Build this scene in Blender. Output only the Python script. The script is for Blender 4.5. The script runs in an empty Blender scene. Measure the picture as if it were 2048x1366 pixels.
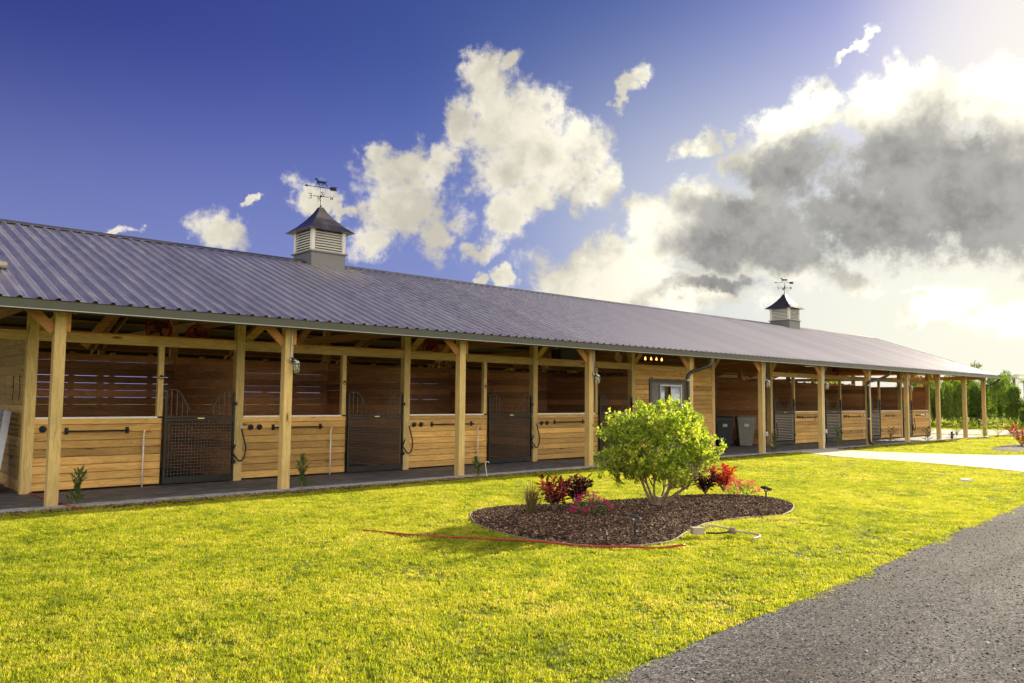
import bpy, math, random
import numpy as np
from mathutils import Vector, Matrix
R = math.radians
scene = bpy.context.scene
COL = scene.collection
random.seed(7)
rng = np.random.default_rng(7)

# ------------------------------------------------------------------ camera
YAW, PITCH, ROLL = .73676, .07222, .00875
CAM = Vector((-2.722, -12.455, 1.554))
fw = Vector((math.sin(YAW) * math.cos(PITCH), math.cos(YAW) * math.cos(PITCH), math.sin(PITCH)))
r0 = Vector((math.cos(YAW), -math.sin(YAW), 0)); u0 = r0.cross(fw)
rt = r0 * math.cos(ROLL) + u0 * math.sin(ROLL); up = u0 * math.cos(ROLL) - r0 * math.sin(ROLL)
cd = bpy.data.cameras.new('camera'); cam = bpy.data.objects.new('camera', cd); COL.objects.link(cam)
cd.sensor_width = 36; cd.lens = 1580 / 2048 * 36; cd.clip_end = 3000; cd.clip_start = .05
m = Matrix((rt, up, -fw)).transposed().to_4x4(); m.translation = CAM
cam.matrix_world = m
scene.camera = cam

# ------------------------------------------------------------------ view
scene.render.engine = 'CYCLES'
vs = scene.view_settings
vs.view_transform = 'Standard'; vs.look = 'None'; vs.gamma = 1; vs.use_curve_mapping = False
vs.exposure = 1.2
scene.cycles.max_bounces = 8
scene.cycles.transparent_max_bounces = 8

# ------------------------------------------------------------------ sky
SUN_EL, SUN_AZ = R(20), R(3.8)          # azimuth from +x towards +y
SKY = .05
world = bpy.data.worlds.new('World'); scene.world = world; world.use_nodes = True
wn = world.node_tree; wn.nodes.clear()
class NT:
    """tiny node helper"""
    def __init__(s, t): s.t = t
    def n(s, typ, props=None, **ins):
        nd = s.t.nodes.new(typ)
        for k, v in (props or {}).items(): setattr(nd, k, v)
        for k, v in ins.items():
            key = int(k[1:]) if k[0] == '_' and k[1:].isdigit() else k.replace('_', ' ')
            sock = nd.inputs[key]
            if isinstance(v, bpy.types.NodeSocket): s.t.links.new(v, sock)
            else: sock.default_value = v
        return nd
    def math(s, op, a, b=0., c=None, clamp=False):
        nd = s.t.nodes.new('ShaderNodeMath'); nd.operation = op; nd.use_clamp = clamp
        for i, v in enumerate((a, b) if c is None else (a, b, c)):
            if isinstance(v, bpy.types.NodeSocket): s.t.links.new(v, nd.inputs[i])
            else: nd.inputs[i].default_value = v
        return nd.outputs[0]
    def vm(s, op, a, b=None, sc=None):
        nd = s.t.nodes.new('ShaderNodeVectorMath'); nd.operation = op
        for i, v in ((0, a), (1, b)):
            if v is None: continue
            if isinstance(v, bpy.types.NodeSocket): s.t.links.new(v, nd.inputs[i])
            else: nd.inputs[i].default_value = v
        if sc is not None:
            if isinstance(sc, bpy.types.NodeSocket): s.t.links.new(sc, nd.inputs['Scale'])
            else: nd.inputs['Scale'].default_value = sc
        return nd.outputs['Value'] if op in ('LENGTH', 'DOT_PRODUCT', 'DISTANCE') else nd.outputs[0]
    def mix(s, f, a, b, blend='MIX'):
        nd = s.t.nodes.new('ShaderNodeMix'); nd.data_type = 'RGBA'; nd.blend_type = blend
        for i, v in ((0, f), (6, a), (7, b)):
            if isinstance(v, bpy.types.NodeSocket): s.t.links.new(v, nd.inputs[i])
            else: nd.inputs[i].default_value = v if i == 0 else (tuple(v) + (1,))[:4]
        return nd.outputs[2]
    def smooth(s, v, a, b, lo=0., hi=1.):
        nd = s.t.nodes.new('ShaderNodeMapRange'); nd.interpolation_type = 'SMOOTHSTEP'
        s.t.links.new(v, nd.inputs[0])
        for i, x in ((1, a), (2, b), (3, lo), (4, hi)): nd.inputs[i].default_value = x
        return nd.outputs[0]
    def lin(s, v, a, b, lo=0., hi=1.):
        nd = s.t.nodes.new('ShaderNodeMapRange')
        s.t.links.new(v, nd.inputs[0])
        for i, x in ((1, a), (2, b), (3, lo), (4, hi)): nd.inputs[i].default_value = x
        return nd.outputs[0]
    def noise(s, vec, scale, detail=2, rough=.5, dist=0., w=None, col=False):
        nd = s.t.nodes.new('ShaderNodeTexNoise')
        nd.noise_dimensions = '4D' if w is not None else '3D'
        if vec is not None: s.t.links.new(vec, nd.inputs['Vector'])
        nd.inputs['Scale'].default_value = scale; nd.inputs['Detail'].default_value = detail
        nd.inputs['Roughness'].default_value = rough; nd.inputs['Distortion'].default_value = dist
        if w is not None: s.t.links.new(w, nd.inputs['W'])
        return nd.outputs[1 if col else 0]
    def ramp(s, f, stops, interp='LINEAR'):
        nd = s.t.nodes.new('ShaderNodeValToRGB'); cr = nd.color_ramp; cr.interpolation = interp
        while len(cr.elements) < len(stops): cr.elements.new(.5)
        for e, (p, c) in zip(cr.elements, stops):
            e.position = p; e.color = (tuple(c) + (1,))[:4]
        s.t.links.new(f, nd.inputs[0]); return nd.outputs[0]
W = NT(wn)
# cloud banks: azimuth, elevation, radii, tilt (radians); dark undersides likewise
CL=[(1.185,0.196,0.035,0.02,0.705),(1.163,0.243,0.008,0.005,-0.115),(1.293,0.182,0.013,0.005,-0.106),(1.078,0.243,0.026,0.021,-0.161),(1.047,0.231,0.018,0.009,0.457),(1.002,0.305,0.019,0.015,-0.124),(0.979,0.279,0.039,0.035,0.044),(0.963,0.24,0.051,0.043,-0.087),(0.94,0.207,0.033,0.03,-0.085),(1.018,0.194,0.03,0.022,-0.07),(0.985,0.227,0.044,0.037,-0.091),(0.837,0.419,0.022,0.015,-0.228),(0.879,0.403,0.033,0.024,-0.352),(0.862,0.377,0.047,0.033,-0.023),(0.817,0.36,0.045,0.036,0.009),(0.904,0.341,0.034,0.026,-1.086),(0.929,0.296,0.027,0.021,-0.936),(0.852,0.334,0.052,0.039,-0.017),(0.813,0.304,0.059,0.044,0.005),(0.851,0.28,0.045,0.036,-0.017),(0.742,0.318,0.035,0.03,0.078),(0.726,0.273,0.04,0.022,-1.388),(0.774,0.28,0.039,0.036,0.104),(0.819,0.25,0.037,0.028,-0.0),(0.843,0.222,0.028,0.028,-1.544),(0.866,0.187,0.032,0.012,-0.15),(0.755,0.249,0.026,0.021,0.037),(0.688,0.385,0.022,0.014,-0.731),(0.699,0.367,0.013,0.01,1.505),(0.595,0.315,0.03,0.017,-0.414),(0.552,0.323,0.012,0.006,0.098),(0.422,0.391,0.021,0.005,-0.471),(0.465,0.341,0.03,0.024,1.071),(0.497,0.316,0.052,0.029,-0.218),(0.538,0.3,0.036,0.025,0.142),(0.568,0.287,0.023,0.014,1.549),(0.375,0.345,0.025,0.019,1.423),(0.404,0.325,0.031,0.027,1.168),(0.329,0.328,0.045,0.023,0.201),(0.276,0.326,0.046,0.028,0.053),(0.36,0.298,0.057,0.035,0.199),(0.336,0.257,0.111,0.059,0.161),(0.394,0.208,0.089,0.051,-0.044),(0.294,0.209,0.081,0.053,0.172),(0.503,0.268,0.052,0.037,0.141),(0.545,0.212,0.071,0.037,0.067),(0.587,0.181,0.06,0.028,0.043),(0.516,0.175,0.069,0.031,0.056),(0.598,0.233,0.054,0.036,-0.273),(0.666,0.22,0.036,0.027,0.057),(0.635,0.192,0.055,0.034,0.043),(0.717,0.175,0.056,0.03,-0.327),(0.767,0.153,0.051,0.029,0.004),(0.691,0.147,0.081,0.035,0.014),(0.599,0.136,0.084,0.031,0.025),(0.482,0.167,0.051,0.029,0.068),(0.422,0.141,0.025,0.023,0.25),(0.361,0.093,0.022,0.017,-0.428),(0.405,0.133,0.016,0.011,0.082),(0.36,0.127,0.008,0.004,0.068),(0.325,0.113,0.029,0.019,0.07),(0.274,0.084,0.041,0.021,0.046),(0.844,0.153,0.017,0.013,-0.011),(0.874,0.152,0.011,0.009,1.564),(0.264,0.268,0.046,0.027,1.539),(0.228,0.247,0.072,0.06,1.307),(0.164,0.275,0.067,0.055,0.564),(0.19,0.146,0.066,0.035,0.121)]
DK=[(0.489,0.27,0.06,0.034,0.115),(0.539,0.206,0.077,0.033,0.236),(0.575,0.181,0.06,0.027,0.045),(0.331,0.254,0.115,0.051,0.147),(0.394,0.208,0.105,0.054,-0.049),(0.294,0.209,0.081,0.058,0.199),(0.459,0.219,0.089,0.037,0.086),(0.482,0.179,0.073,0.027,0.061),(0.569,0.138,0.065,0.01,0.028),(0.208,0.209,0.06,0.05,0.354)]
tc = W.n('ShaderNodeTexCoord').outputs['Generated']
dirn = W.vm('NORMALIZE', tc)
sx = W.n('ShaderNodeSeparateXYZ', _0=dirn)
az = W.math('ARCTAN2', sx.outputs[1], sx.outputs[0]); el = W.math('ARCSINE', sx.outputs[2])
def flat(a, e):
    return W.n('ShaderNodeCombineXYZ', _0=a, _1=e, _2=0.).outputs[0]
n1 = W.noise(dirn, 6, 5, .6, col=True)
n2 = W.noise(dirn, 24, 6, .62, col=True)
wv = W.vm('ADD', W.vm('SCALE', W.vm('SUBTRACT', n1, (.5, .5, .5)), sc=.085), W.vm('SCALE', W.vm('SUBTRACT', n2, (.5, .5, .5)), sc=.055))
wv = W.vm('MULTIPLY', wv, (1, 1, 0))
P = W.vm('ADD', flat(az, el), wv)
def blobs(L, P):
    d = None
    for a, e, ra, rb, t in L:
        # each blob waits for the one before it, which keeps the shader stack small
        Q = P if d is None else W.n('ShaderNodeVectorMath', {'operation': 'MULTIPLY_ADD'}, _0=d, _1=(1e-7, 1e-7, 1e-7), _2=P).outputs[0]
        mp = W.n('ShaderNodeMapping', {'vector_type': 'TEXTURE'}, Vector=Q, Location=(a, e, 0), Rotation=(0, 0, t), Scale=(ra, rb, 1))
        ln = W.vm('LENGTH', mp.outputs[0])
        d = ln if d is None else W.n('ShaderNodeMath', {'operation': 'SMOOTH_MIN'}, _0=d, _1=ln, _2=.25).outputs[0]
    return d
dA = blobs(CL, P)
dB = blobs(DK, W.vm('ADD', flat(az, el), W.vm('SCALE', wv, sc=1.1)))
# bright fill cloud added outside the frame: broken cumulus behind the viewpoint and overhead
fill_noise = W.noise(W.vm('MULTIPLY', dirn, (1, 1, 2.2)), 2.6, 6, .6)
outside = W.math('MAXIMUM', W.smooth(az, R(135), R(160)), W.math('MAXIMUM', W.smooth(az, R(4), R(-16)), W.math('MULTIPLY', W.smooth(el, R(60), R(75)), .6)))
fill_mask = W.math('MULTIPLY', outside, W.smooth(fill_noise, .46, .58))
fine = W.noise(dirn, 34, 8, .68)
fine2 = W.noise(dirn, 11, 5, .6)
dens = W.math('ADD', W.math('SUBTRACT', 1.14, dA), W.math('MULTIPLY', W.math('SUBTRACT', fine, .5), 1.75))
dens = W.math('ADD', dens, W.math('MULTIPLY', W.math('SUBTRACT', fine2, .5), 1.2))
mask = W.math('POWER', W.smooth(dens, -.20, .62), 1.1)
mask = W.math('MAXIMUM', mask, fill_mask)
dark = W.math('ADD', W.math('SUBTRACT', 1.55, dB), W.math('ADD', W.math('MULTIPLY', W.math('SUBTRACT', fine2, .5), 1.1), W.math('MULTIPLY', W.math('SUBTRACT', fine, .5), .5)))
dark = W.smooth(dark, -.15, .95)
nish = W.n('ShaderNodeTexSky', {'sky_type': 'NISHITA', 'sun_disc': False, 'sun_elevation': SUN_EL, 'sun_rotation': math.pi / 2 - SUN_AZ,
           'altitude': 0, 'air_density': 1., 'dust_density': 1.2, 'ozone_density': 3.})
K = 2 ** 1.2                            # what one unit of radiance shows as
def rad(c, k=1.): return tuple(x * k / SKY / K for x in c)
skyc = W.n('ShaderNodeGamma', Color=nish.outputs[0], Gamma=1.6).outputs[0]
skyc = W.mix(1., skyc, (.31, .20, .37), 'MULTIPLY')
sdir = Vector((math.cos(SUN_EL) * math.cos(SUN_AZ), math.cos(SUN_EL) * math.sin(SUN_AZ), math.sin(SUN_EL)))
sdot = W.vm('DOT_PRODUCT', dirn, tuple(sdir))
skyc = W.mix(W.smooth(sdot, .40, .85), skyc, W.mix(1., skyc, (.66, .96, .74), 'MULTIPLY'))
# a soft shoulder, as the photograph's exposure blending holds back the bright sky near the sun
lum = W.vm('DOT_PRODUCT', skyc, (.3, .5, .2))
skyc = W.vm('SCALE', skyc, sc=W.math('DIVIDE', 1., W.math('ADD', 1., W.math('MULTIPLY', lum, SKY * K * .55))))
# pale moist air towards the sun side of the horizon
skyc = W.mix(W.math('MULTIPLY', W.smooth(el, R(25), R(2)), .75), skyc, rad((.27, .32, .62)))
haze = W.math('MULTIPLY', W.smooth(sdot, .66, .97), W.smooth(el, R(30), R(4)))
skyc = W.mix(W.math('MULTIPLY', haze, .9), skyc, rad((1.06, 1.05, .84)))
skyc = W.mix(W.math('MULTIPLY', W.smooth(sdot, .935, .998), .8), skyc, rad((1.0, .97, .80)))
core = W.smooth(dens, .15, .9)
lit = W.mix(W.smooth(fine2, .38, .62), rad((.62, .58, .48)), rad((1.02, .95, .78)))
lit = W.mix(W.math('MULTIPLY', core, .45), lit, rad((.56, .53, .46)))
lit = W.mix(W.smooth(sdot, .70, .93), lit, W.mix(W.smooth(fine2, .36, .58), rad((.74, .71, .60)), rad((1.4, 1.34, 1.1))))
lit = W.mix(outside, lit, rad((3.5, 3.15, 2.6)))  # unseen cloud made brighter than the visible cloud, to fill the shade
shade = W.mix(W.smooth(W.math('ADD', W.math('MULTIPLY', fine2, .75), W.math('MULTIPLY', fine, .25)), .34, .64), rad((.20, .20, .20)), rad((.47, .46, .43)))
shade = W.mix(W.smooth(sdot, .52, .74), rad((.66, .62, .54)), shade)
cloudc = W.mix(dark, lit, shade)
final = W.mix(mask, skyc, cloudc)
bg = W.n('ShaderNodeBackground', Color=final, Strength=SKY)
wo = W.n('ShaderNodeOutputWorld', Surface=bg.outputs[0])
world.cycles.sampling_method = 'MANUAL'; world.cycles.sample_map_resolution = 512

# ------------------------------------------------------------------ sun
sd = bpy.data.lights.new('sun', 'SUN'); sd.energy = 4.9; sd.angle = R(.6); sd.color = (1, .86, .62)
sun = bpy.data.objects.new('sun', sd); COL.objects.link(sun)
sun.rotation_euler = sdir.to_track_quat('Z', 'Y').to_euler(); sun.location = (30, 3, 20)

# ================================================================== helpers
ZS = .955                              # storey height factor
def WX(x): return 1.0092 * x + .19      # survey x of a feature on the stall front
def gp(x, y):                           # survey point on the ground
    w = 7e-5 * x - .00539 * y + 1
    return ((1.00191 * x + .12002 * y - .0019) / w, (-.0006 * x + 1.08332 * y + .01164) / w)
def gpl(L): return [gp(*q) for q in L]
class MB:
    def __init__(s): s.v = []; s.f = []
    def quadv(s, *p):
        i = len(s.v); s.v += [tuple(q) for q in p]; s.f.append(tuple(range(i, i + len(p)))); return s
    def box(s, x0, x1, y0, y1, z0, z1):
        i = len(s.v)
        s.v += [(x0, y0, z0), (x1, y0, z0), (x1, y1, z0), (x0, y1, z0), (x0, y0, z1), (x1, y0, z1), (x1, y1, z1), (x0, y1, z1)]
        s.f += [(i, i+3, i+2, i+1), (i+4, i+5, i+6, i+7), (i, i+1, i+5, i+4), (i+1, i+2, i+6, i+5), (i+2, i+3, i+7, i+6), (i+3, i, i+4, i+7)]
        return s
    def cbox(s, c, d):
        return s.box(c[0]-d[0]/2, c[0]+d[0]/2, c[1]-d[1]/2, c[1]+d[1]/2, c[2]-d[2]/2, c[2]+d[2]/2)
    def beam(s, p, q, w, h, upv=(0, 0, 1)):
        """box from p to q, w wide across, h along upv"""
        p = Vector(p); q = Vector(q); d = (q - p).normalized(); upv = Vector(upv)
        a = d.cross(upv)
        if a.length < 1e-4: a = d.cross(Vector((1, 0, 0)))
        a.normalize(); b = a.cross(d)
        i = len(s.v)
        for e in (p, q):
            for sa, sb in ((-1, -1), (1, -1), (1, 1), (-1, 1)):
                s.v.append(tuple(e + a * (sa * w / 2) + b * (sb * h / 2)))
        s.f += [(i, i+1, i+2, i+3), (i+7, i+6, i+5, i+4)] + [(i+k, i+4+k, i+4+(k+1) % 4, i+(k+1) % 4) for k in range(4)]
        return s
    def extr(s, prof, p, q, upv=(0, 0, 1)):
        """profile [(a,b)] (closed, a across, b up) swept from p to q"""
        p = Vector(p); q = Vector(q); d = (q - p).normalized(); a = d.cross(Vector(upv)).normalized(); b = a.cross(d)
        n = len(prof); i = len(s.v)
        for e in (p, q):
            for u, v in prof: s.v.append(tuple(e + a * u + b * v))
        s.f += [tuple(range(i, i+n)), tuple(range(i+2*n-1, i+n-1, -1))]
        s.f += [(i+k, i+n+k, i+n+(k+1) % n, i+(k+1) % n) for k in range(n)]
        return s
    def tube(s, pts, r, n=6, cap=True):
        pts = [Vector(p) for p in pts]; rs = r if isinstance(r, (list, tuple)) else [r] * len(pts)
        i0 = len(s.v); prev = None
        for k, p in enumerate(pts):
            d = (pts[min(k+1, len(pts)-1)] - pts[max(k-1, 0)])
            d = d.normalized() if d.length > 1e-9 else Vector((0, 0, 1))
            if prev is None:
                a = d.cross(Vector((0, 0, 1)))
                if a.length < .05: a = d.cross(Vector((1, 0, 0)))
            else: a = prev - d * prev.dot(d)
            a.normalize(); prev = a; b = d.cross(a)
            for j in range(n):
                t = 2 * math.pi * j / n
                s.v.append(tuple(p + (a * math.cos(t) + b * math.sin(t)) * rs[k]))
        for k in range(len(pts) - 1):
            for j in range(n):
                a0 = i0 + k*n + j; a1 = i0 + k*n + (j+1) % n
                s.f.append((a0, a1, a1 + n, a0 + n))
        if cap:
            s.f.append(tuple(range(i0 + n - 1, i0 - 1, -1))); e = i0 + (len(pts)-1)*n; s.f.append(tuple(range(e, e + n)))
        return s
    def lathe(s, c, prof, n=14, axis='z'):
        i0 = len(s.v)
        for r_, h in prof:
            for j in range(n):
                t = 2 * math.pi * j / n; a, b = r_ * math.cos(t), r_ * math.sin(t)
                s.v.append((c[0]+a, c[1]+b, c[2]+h) if axis == 'z' else ((c[0]+a, c[1]+h, c[2]+b) if axis == 'y' else (c[0]+h, c[1]+a, c[2]+b)))
        for k in range(len(prof) - 1):
            for j in range(n):
                a0 = i0 + k*n + j; a1 = i0 + k*n + (j+1) % n
                s.f.append((a0, a1, a1+n, a0+n) if axis != 'y' else (a0, a0+n, a1+n, a1))
        s.f.append(tuple(range(i0, i0+n))); e = i0 + (len(prof)-1)*n; s.f.append(tuple(range(e, e+n)))
        return s
    def mesh(s, name, mat, smooth=False):
        me = bpy.data.meshes.new(name); me.from_pydata(s.v, [], s.f)
        if mat: me.materials.append(mat)
        if smooth: me.shade_smooth() if hasattr(me, 'shade_smooth') else me.polygons.foreach_set('use_smooth', [True] * len(me.polygons))
        me.update(); return me
    def build(s, name, mat, parent=None, smooth=False, loc=(0, 0, 0), rot=(0, 0, 0)):
        return link(name, s.mesh(name, mat, smooth), parent, loc, rot)

def link(name, me, parent=None, loc=(0, 0, 0), rot=(0, 0, 0)):
    o = bpy.data.objects.new(name, me); COL.objects.link(o)
    o.location = loc; o.rotation_euler = rot
    if parent: o.parent = parent
    return o
def tag(o, label=None, cat=None, group=None, kind=None):
    if label: o['label'] = label
    if cat: o['category'] = cat
    if group: o['group'] = group
    if kind: o['kind'] = kind
    return o
def thing(name, label, cat, loc=(0, 0, 0), rz=0, group=None):
    o = bpy.data.objects.new(name, None); COL.objects.link(o); o.empty_display_size = .2
    o.location = loc; o.rotation_euler = (0, 0, rz); return tag(o, label, cat, group)
def copy_tree(o, parent=None):
    c = o.copy(); COL.objects.link(c); c.parent = parent
    for ch in list(o.children): copy_tree(ch, c)
    return c

# ================================================================== materials
def newmat(name):
    mt = bpy.data.materials.new(name); mt.use_nodes = True; mt.node_tree.nodes.clear()
    N = NT(mt.node_tree); out = N.n('ShaderNodeOutputMaterial'); return mt, N, out
def principled(N, out, **k):
    b = N.n('ShaderNodeBsdfPrincipled', **k); N.t.links.new(b.outputs[0], out.inputs[0]); return b
def simple(name, col, rough=.5, metal=0., var=.12, scale=8, bump=0., spec=.5, emit=None):
    mt, N, out = newmat(name)
    tcn = N.n('ShaderNodeTexCoord').outputs['Object']
    nz = N.noise(tcn, scale, 4, .6)
    f = N.lin(nz, .3, .7, 1 - var, 1 + var)
    c = N.vm('SCALE', col, sc=f)
    k = dict(Base_Color=c, Roughness=N.lin(nz, .3, .7, max(.02, rough - .08), min(1, rough + .08)), Metallic=metal)
    b = principled(N, out, **k); b.inputs['Specular IOR Level'].default_value = spec
    if bump:
        bn = N.n('ShaderNodeBump', Strength=bump, Distance=.01, Height=nz); N.t.links.new(bn.outputs[0], b.inputs['Normal'])
    if emit: b.inputs['Emission Color'].default_value = (*emit[0], 1); b.inputs['Emission Strength'].default_value = emit[1]
    return mt
def wood(name, axis, base, dark, var=.36, knots=True, sat=0.):
    mt, N, out = newmat(name)
    tcn = N.n('ShaderNodeTexCoord').outputs['Object']
    rnd = N.n('ShaderNodeObjectInfo').outputs['Random']
    w4 = N.math('MULTIPLY', rnd, 37.)
    sc = {'x': (.55, 7, 7), 'y': (7, .55, 7), 'z': (7, 7, .55)}[axis]
    v = N.vm('MULTIPLY', tcn, sc)
    g = N.noise(v, 2.3, 5, .62, .6, w=w4)
    sc2 = {'x': (1.5, 60, 60), 'y': (60, 1.5, 60), 'z': (60, 60, 1.5)}[axis]
    fine = N.noise(N.vm('MULTIPLY', tcn, sc2), 2.2, 3, .6, w=w4)
    rings = N.math('SINE', N.math('MULTIPLY', g, 46.))
    t = N.math('ADD', N.math('MULTIPLY', rings, .13), N.math('ADD', N.math('MULTIPLY', g, .75), N.math('MULTIPLY', fine, .35)))
    mid = tuple((a * .6 + b * .4) for a, b in zip(base, dark))
    col = N.ramp(t, [(.25, dark), (.48, mid), (.72, base), (.95, tuple(min(1, a * 1.25) for a in base))])
    if knots:
        ksc = {'x': (1.7, 6.5, 6.5), 'y': (6.5, 1.7, 6.5), 'z': (6.5, 6.5, 1.7)}[axis]
        vo = N.n('ShaderNodeTexVoronoi', {'voronoi_dimensions': '4D'}, Vector=N.vm('MULTIPLY', tcn, ksc), W=w4, Scale=1.0, Randomness=1.)
        kn = N.smooth(vo.outputs['Distance'], .22, .09)
        col = N.mix(N.math('MULTIPLY', kn, .85), col, (.10, .045, .015))
    tone = N.lin(rnd, 0, 1, 1 - var, 1 + var * .8)
    big = N.lin(N.noise(tcn, .9, 3, .6, w=w4), .3, .7, .86, 1.12)
    col = N.vm('SCALE', col, sc=N.math('MULTIPLY', tone, big))
    b = principled(N, out, Base_Color=col, Roughness=.72)
    b.inputs['Specular IOR Level'].default_value = .3
    bn = N.n('ShaderNodeBump', Strength=.35, Distance=.004, Height=t); N.t.links.new(bn.outputs[0], b.inputs['Normal'])
    return mt
PINE = (.74, .46, .15); PINED = (.42, .22, .055)
wood_x = wood('pine_along', 'x', PINE, PINED)
wood_y = wood('pine_across', 'y', PINE, PINED)
wood_z = wood('pine_upright', 'z', (.70, .52, .21), (.46, .31, .11), .12)
frame_x = wood('framing_along', 'x', (.66, .46, .17), (.40, .25, .08), .15)
warm_x = wood('fresh_cut_timber', 'x', (.62, .30, .09), (.38, .16, .04), .15)
warm_y = wood('rafter_timber', 'y', (.50, .25, .08), (.30, .13, .04), .15)
dark_x = wood('stall_lining_along', 'x', (.62, .31, .14), (.30, .14, .06), .4, False)
dark_y = wood('stall_lining_across', 'y', (.64, .34, .15), (.32, .15, .065), .4, False)
def roofmat(name, c1, rough):
    mt, N, out = newmat(name)
    tcn = N.n('ShaderNodeTexCoord').outputs['Object']
    nz = N.noise(tcn, 3, 5, .65); rnd = N.n('ShaderNodeObjectInfo').outputs['Random']
    c = N.vm('SCALE', c1, sc=N.math('MULTIPLY', N.lin(nz, .3, .7, .95, 1.05), N.lin(rnd, 0, 1, .92, 1.07)))
    b = principled(N, out, Base_Color=c, Roughness=N.lin(nz, .3, .7, rough - .05, rough + .1), Metallic=.9)
    b.inputs['Specular IOR Level'].default_value = .8
    return mt
roof_m = roofmat('bronze_roof_sheet', (.60, .58, .63), .35)
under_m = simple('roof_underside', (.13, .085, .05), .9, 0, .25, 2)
trim_m = simple('olive_gutter_enamel', (.055, .06, .036), .45, .2, .1)
lip_m = simple('pale_gutter_lip', (.42, .42, .40), .4, .3, .1)
ridge_m = roofmat('ridge_cap_metal', (.16, .15, .15), .4)
white_m = simple('white_painted_metal', (.88, .88, .86), .5, 0, .04)
louv_m = simple('cream_louvre', (.62, .62, .55), .5, 0, .06)
grey_m = simple('grey_skirt', (.15, .15, .145), .45, .3, .1)
copper_m = roofmat('cupola_roof_metal', (.15, .135, .14), .3)
iron_m = simple('black_iron', (.018, .018, .02), .45, .6, .2)
gate_m = simple('dark_green_black_gate', (.022, .024, .022), .38, .5, .15)
gatel_m = simple('weathered_gate_bar', (.09, .09, .085), .4, .6, .15)
steel_m = simple('galvanised_steel', (.5, .5, .5), .35, .9, .15, 30)
alu_m = simple('aluminium_ramp', (.42, .44, .46), .4, .8, .12)
pvc_m = simple('white_pvc', (.76, .75, .70), .45, 0, .05)
red_m = simple('red_plastic', (.50, .035, .02), .45, 0, .1)
redfan_m = simple('red_fan_guard', (.34, .02, .018), .45, 0, .1)
orange_m = simple('orange_valve_handle', (.6, .12, .03), .5, 0, .1)
rubber_m = simple('black_rubber', (.015, .015, .016), .6, 0, .2)
hose_m = simple('red_garden_hose', (.30, .035, .02), .5, 0, .15)
beige_m = simple('beige_plastic', (.42, .36, .26), .6, 0, .12)
rope_m = simple('white_rope', (.62, .60, .54), .85, 0, .1, 40)
brass_m = simple('brass', (.65, .48, .22), .35, .9, .1)
bin1_m = simple('black_bin_plastic', (.04, .042, .042), .5, 0, .15)
bin2_m = simple('grey_bin_plastic', (.19, .20, .165), .5, 0, .12)
card_m = simple('cardboard', (.42, .27, .14), .85, 0, .1)
crate_m = simple('dark_crate', (.03, .035, .04), .6, 0, .1)
panel_m = simple('solar_cell', (.02, .022, .06), .12, .1, .1)
edge_m = simple('beige_bed_edging', (.20, .165, .11), .8, 0, .2)
flame_m = simple('lit_bulb', (1, .6, .25), .5, emit=((1, .36, .07), 2.6))
plate_m = simple('white_cover', (.8, .8, .78), .4, 0, .04)
def glassmat(name, col=(1, 1, 1), rough=.02, alpha=None):
    mt, N, out = newmat(name)
    g = N.n('ShaderNodeBsdfGlossy', Color=(.9, .95, .95, 1), Roughness=rough)
    t = N.n('ShaderNodeBsdfTransparent', Color=(*col, 1))
    fr = N.n('ShaderNodeLayerWeight', Blend=.35).outputs['Fresnel']
    mx = N.n('ShaderNodeMixShader', _0=N.lin(fr, 0, 1, .18, .8), _1=t.outputs[0], _2=g.outputs[0])
    N.t.links.new(mx.outputs[0], out.inputs[0]); return mt
glass_m = glassmat('window_glass', (.55, .62, .6))
jar_m = glassmat('lamp_jar_glass', (.9, .92, .9), .05)
def leafmat(name, stops, trans=.5, noise_scale=1.5, tcol=None, rough=.5, patch=0.):
    """foliage: colour varies by place and by leaf; light passes through"""
    mt, N, out = newmat(name)
    geo = N.n('ShaderNodeNewGeometry'); pos = geo.outputs['Position']
    rnd = N.n('ShaderNodeObjectInfo').outputs['Random']
    isl = geo.outputs['Random Per Island']
    a = N.noise(pos, noise_scale, 4, .6)
    f = N.math('ADD', N.math('MULTIPLY', a, .62), N.math('ADD', N.math('MULTIPLY', isl, .35), N.math('MULTIPLY', rnd, .26)))
    if patch: f = N.math('ADD', f, N.math('MULTIPLY', N.math('SUBTRACT', N.noise(pos, .55, 3, .55), .5), patch))
    f = N.lin(f, .3, .9)
    c = N.ramp(f, stops)
    b = N.n('ShaderNodeBsdfPrincipled', Base_Color=c, Roughness=rough)
    b.inputs['Specular IOR Level'].default_value = .35
    tl = N.n('ShaderNodeBsdfTranslucent', Color=N.vm('MULTIPLY', c, tcol or (1.5, 1.45, .7)))
    mx = N.n('ShaderNodeMixShader', _0=trans, _1=b.outputs[0], _2=tl.outputs[0])
    N.t.links.new(mx.outputs[0], out.inputs[0]); return mt
grass_m = leafmat('lawn_blades', [(0, (.035, .085, .010)), (.3, (.15, .21, .012)), (.56, (.32, .38, .018)), (.80, (.50, .50, .038)), (1, (.60, .50, .22))], .52, 3.2, patch=.4)
bush_m = leafmat('bush_leaves', [(0, (.035, .09, .010)), (.38, (.15, .26, .024)), (.7, (.38, .48, .05)), (1, (.60, .60, .12))], .5, 2.5)
hedge_m = leafmat('far_leaves', [(0, (.05, .11, .02)), (.5, (.13, .22, .035)), (1, (.34, .40, .06))], .4, .35)
shrub_m = leafmat('young_shrub_leaves', [(0, (.03, .08, .02)), (.6, (.07, .15, .03)), (1, (.16, .24, .04))], .4, 5)
redleaf_m = leafmat('croton_red_leaves', [(0, (.10, .008, .01)), (.4, (.42, .02, .015)), (.7, (.72, .10, .03)), (.9, (.5, .16, .03)), (1, (.16, .24, .03))], .4, 8, (1.5, .8, .6))
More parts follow.
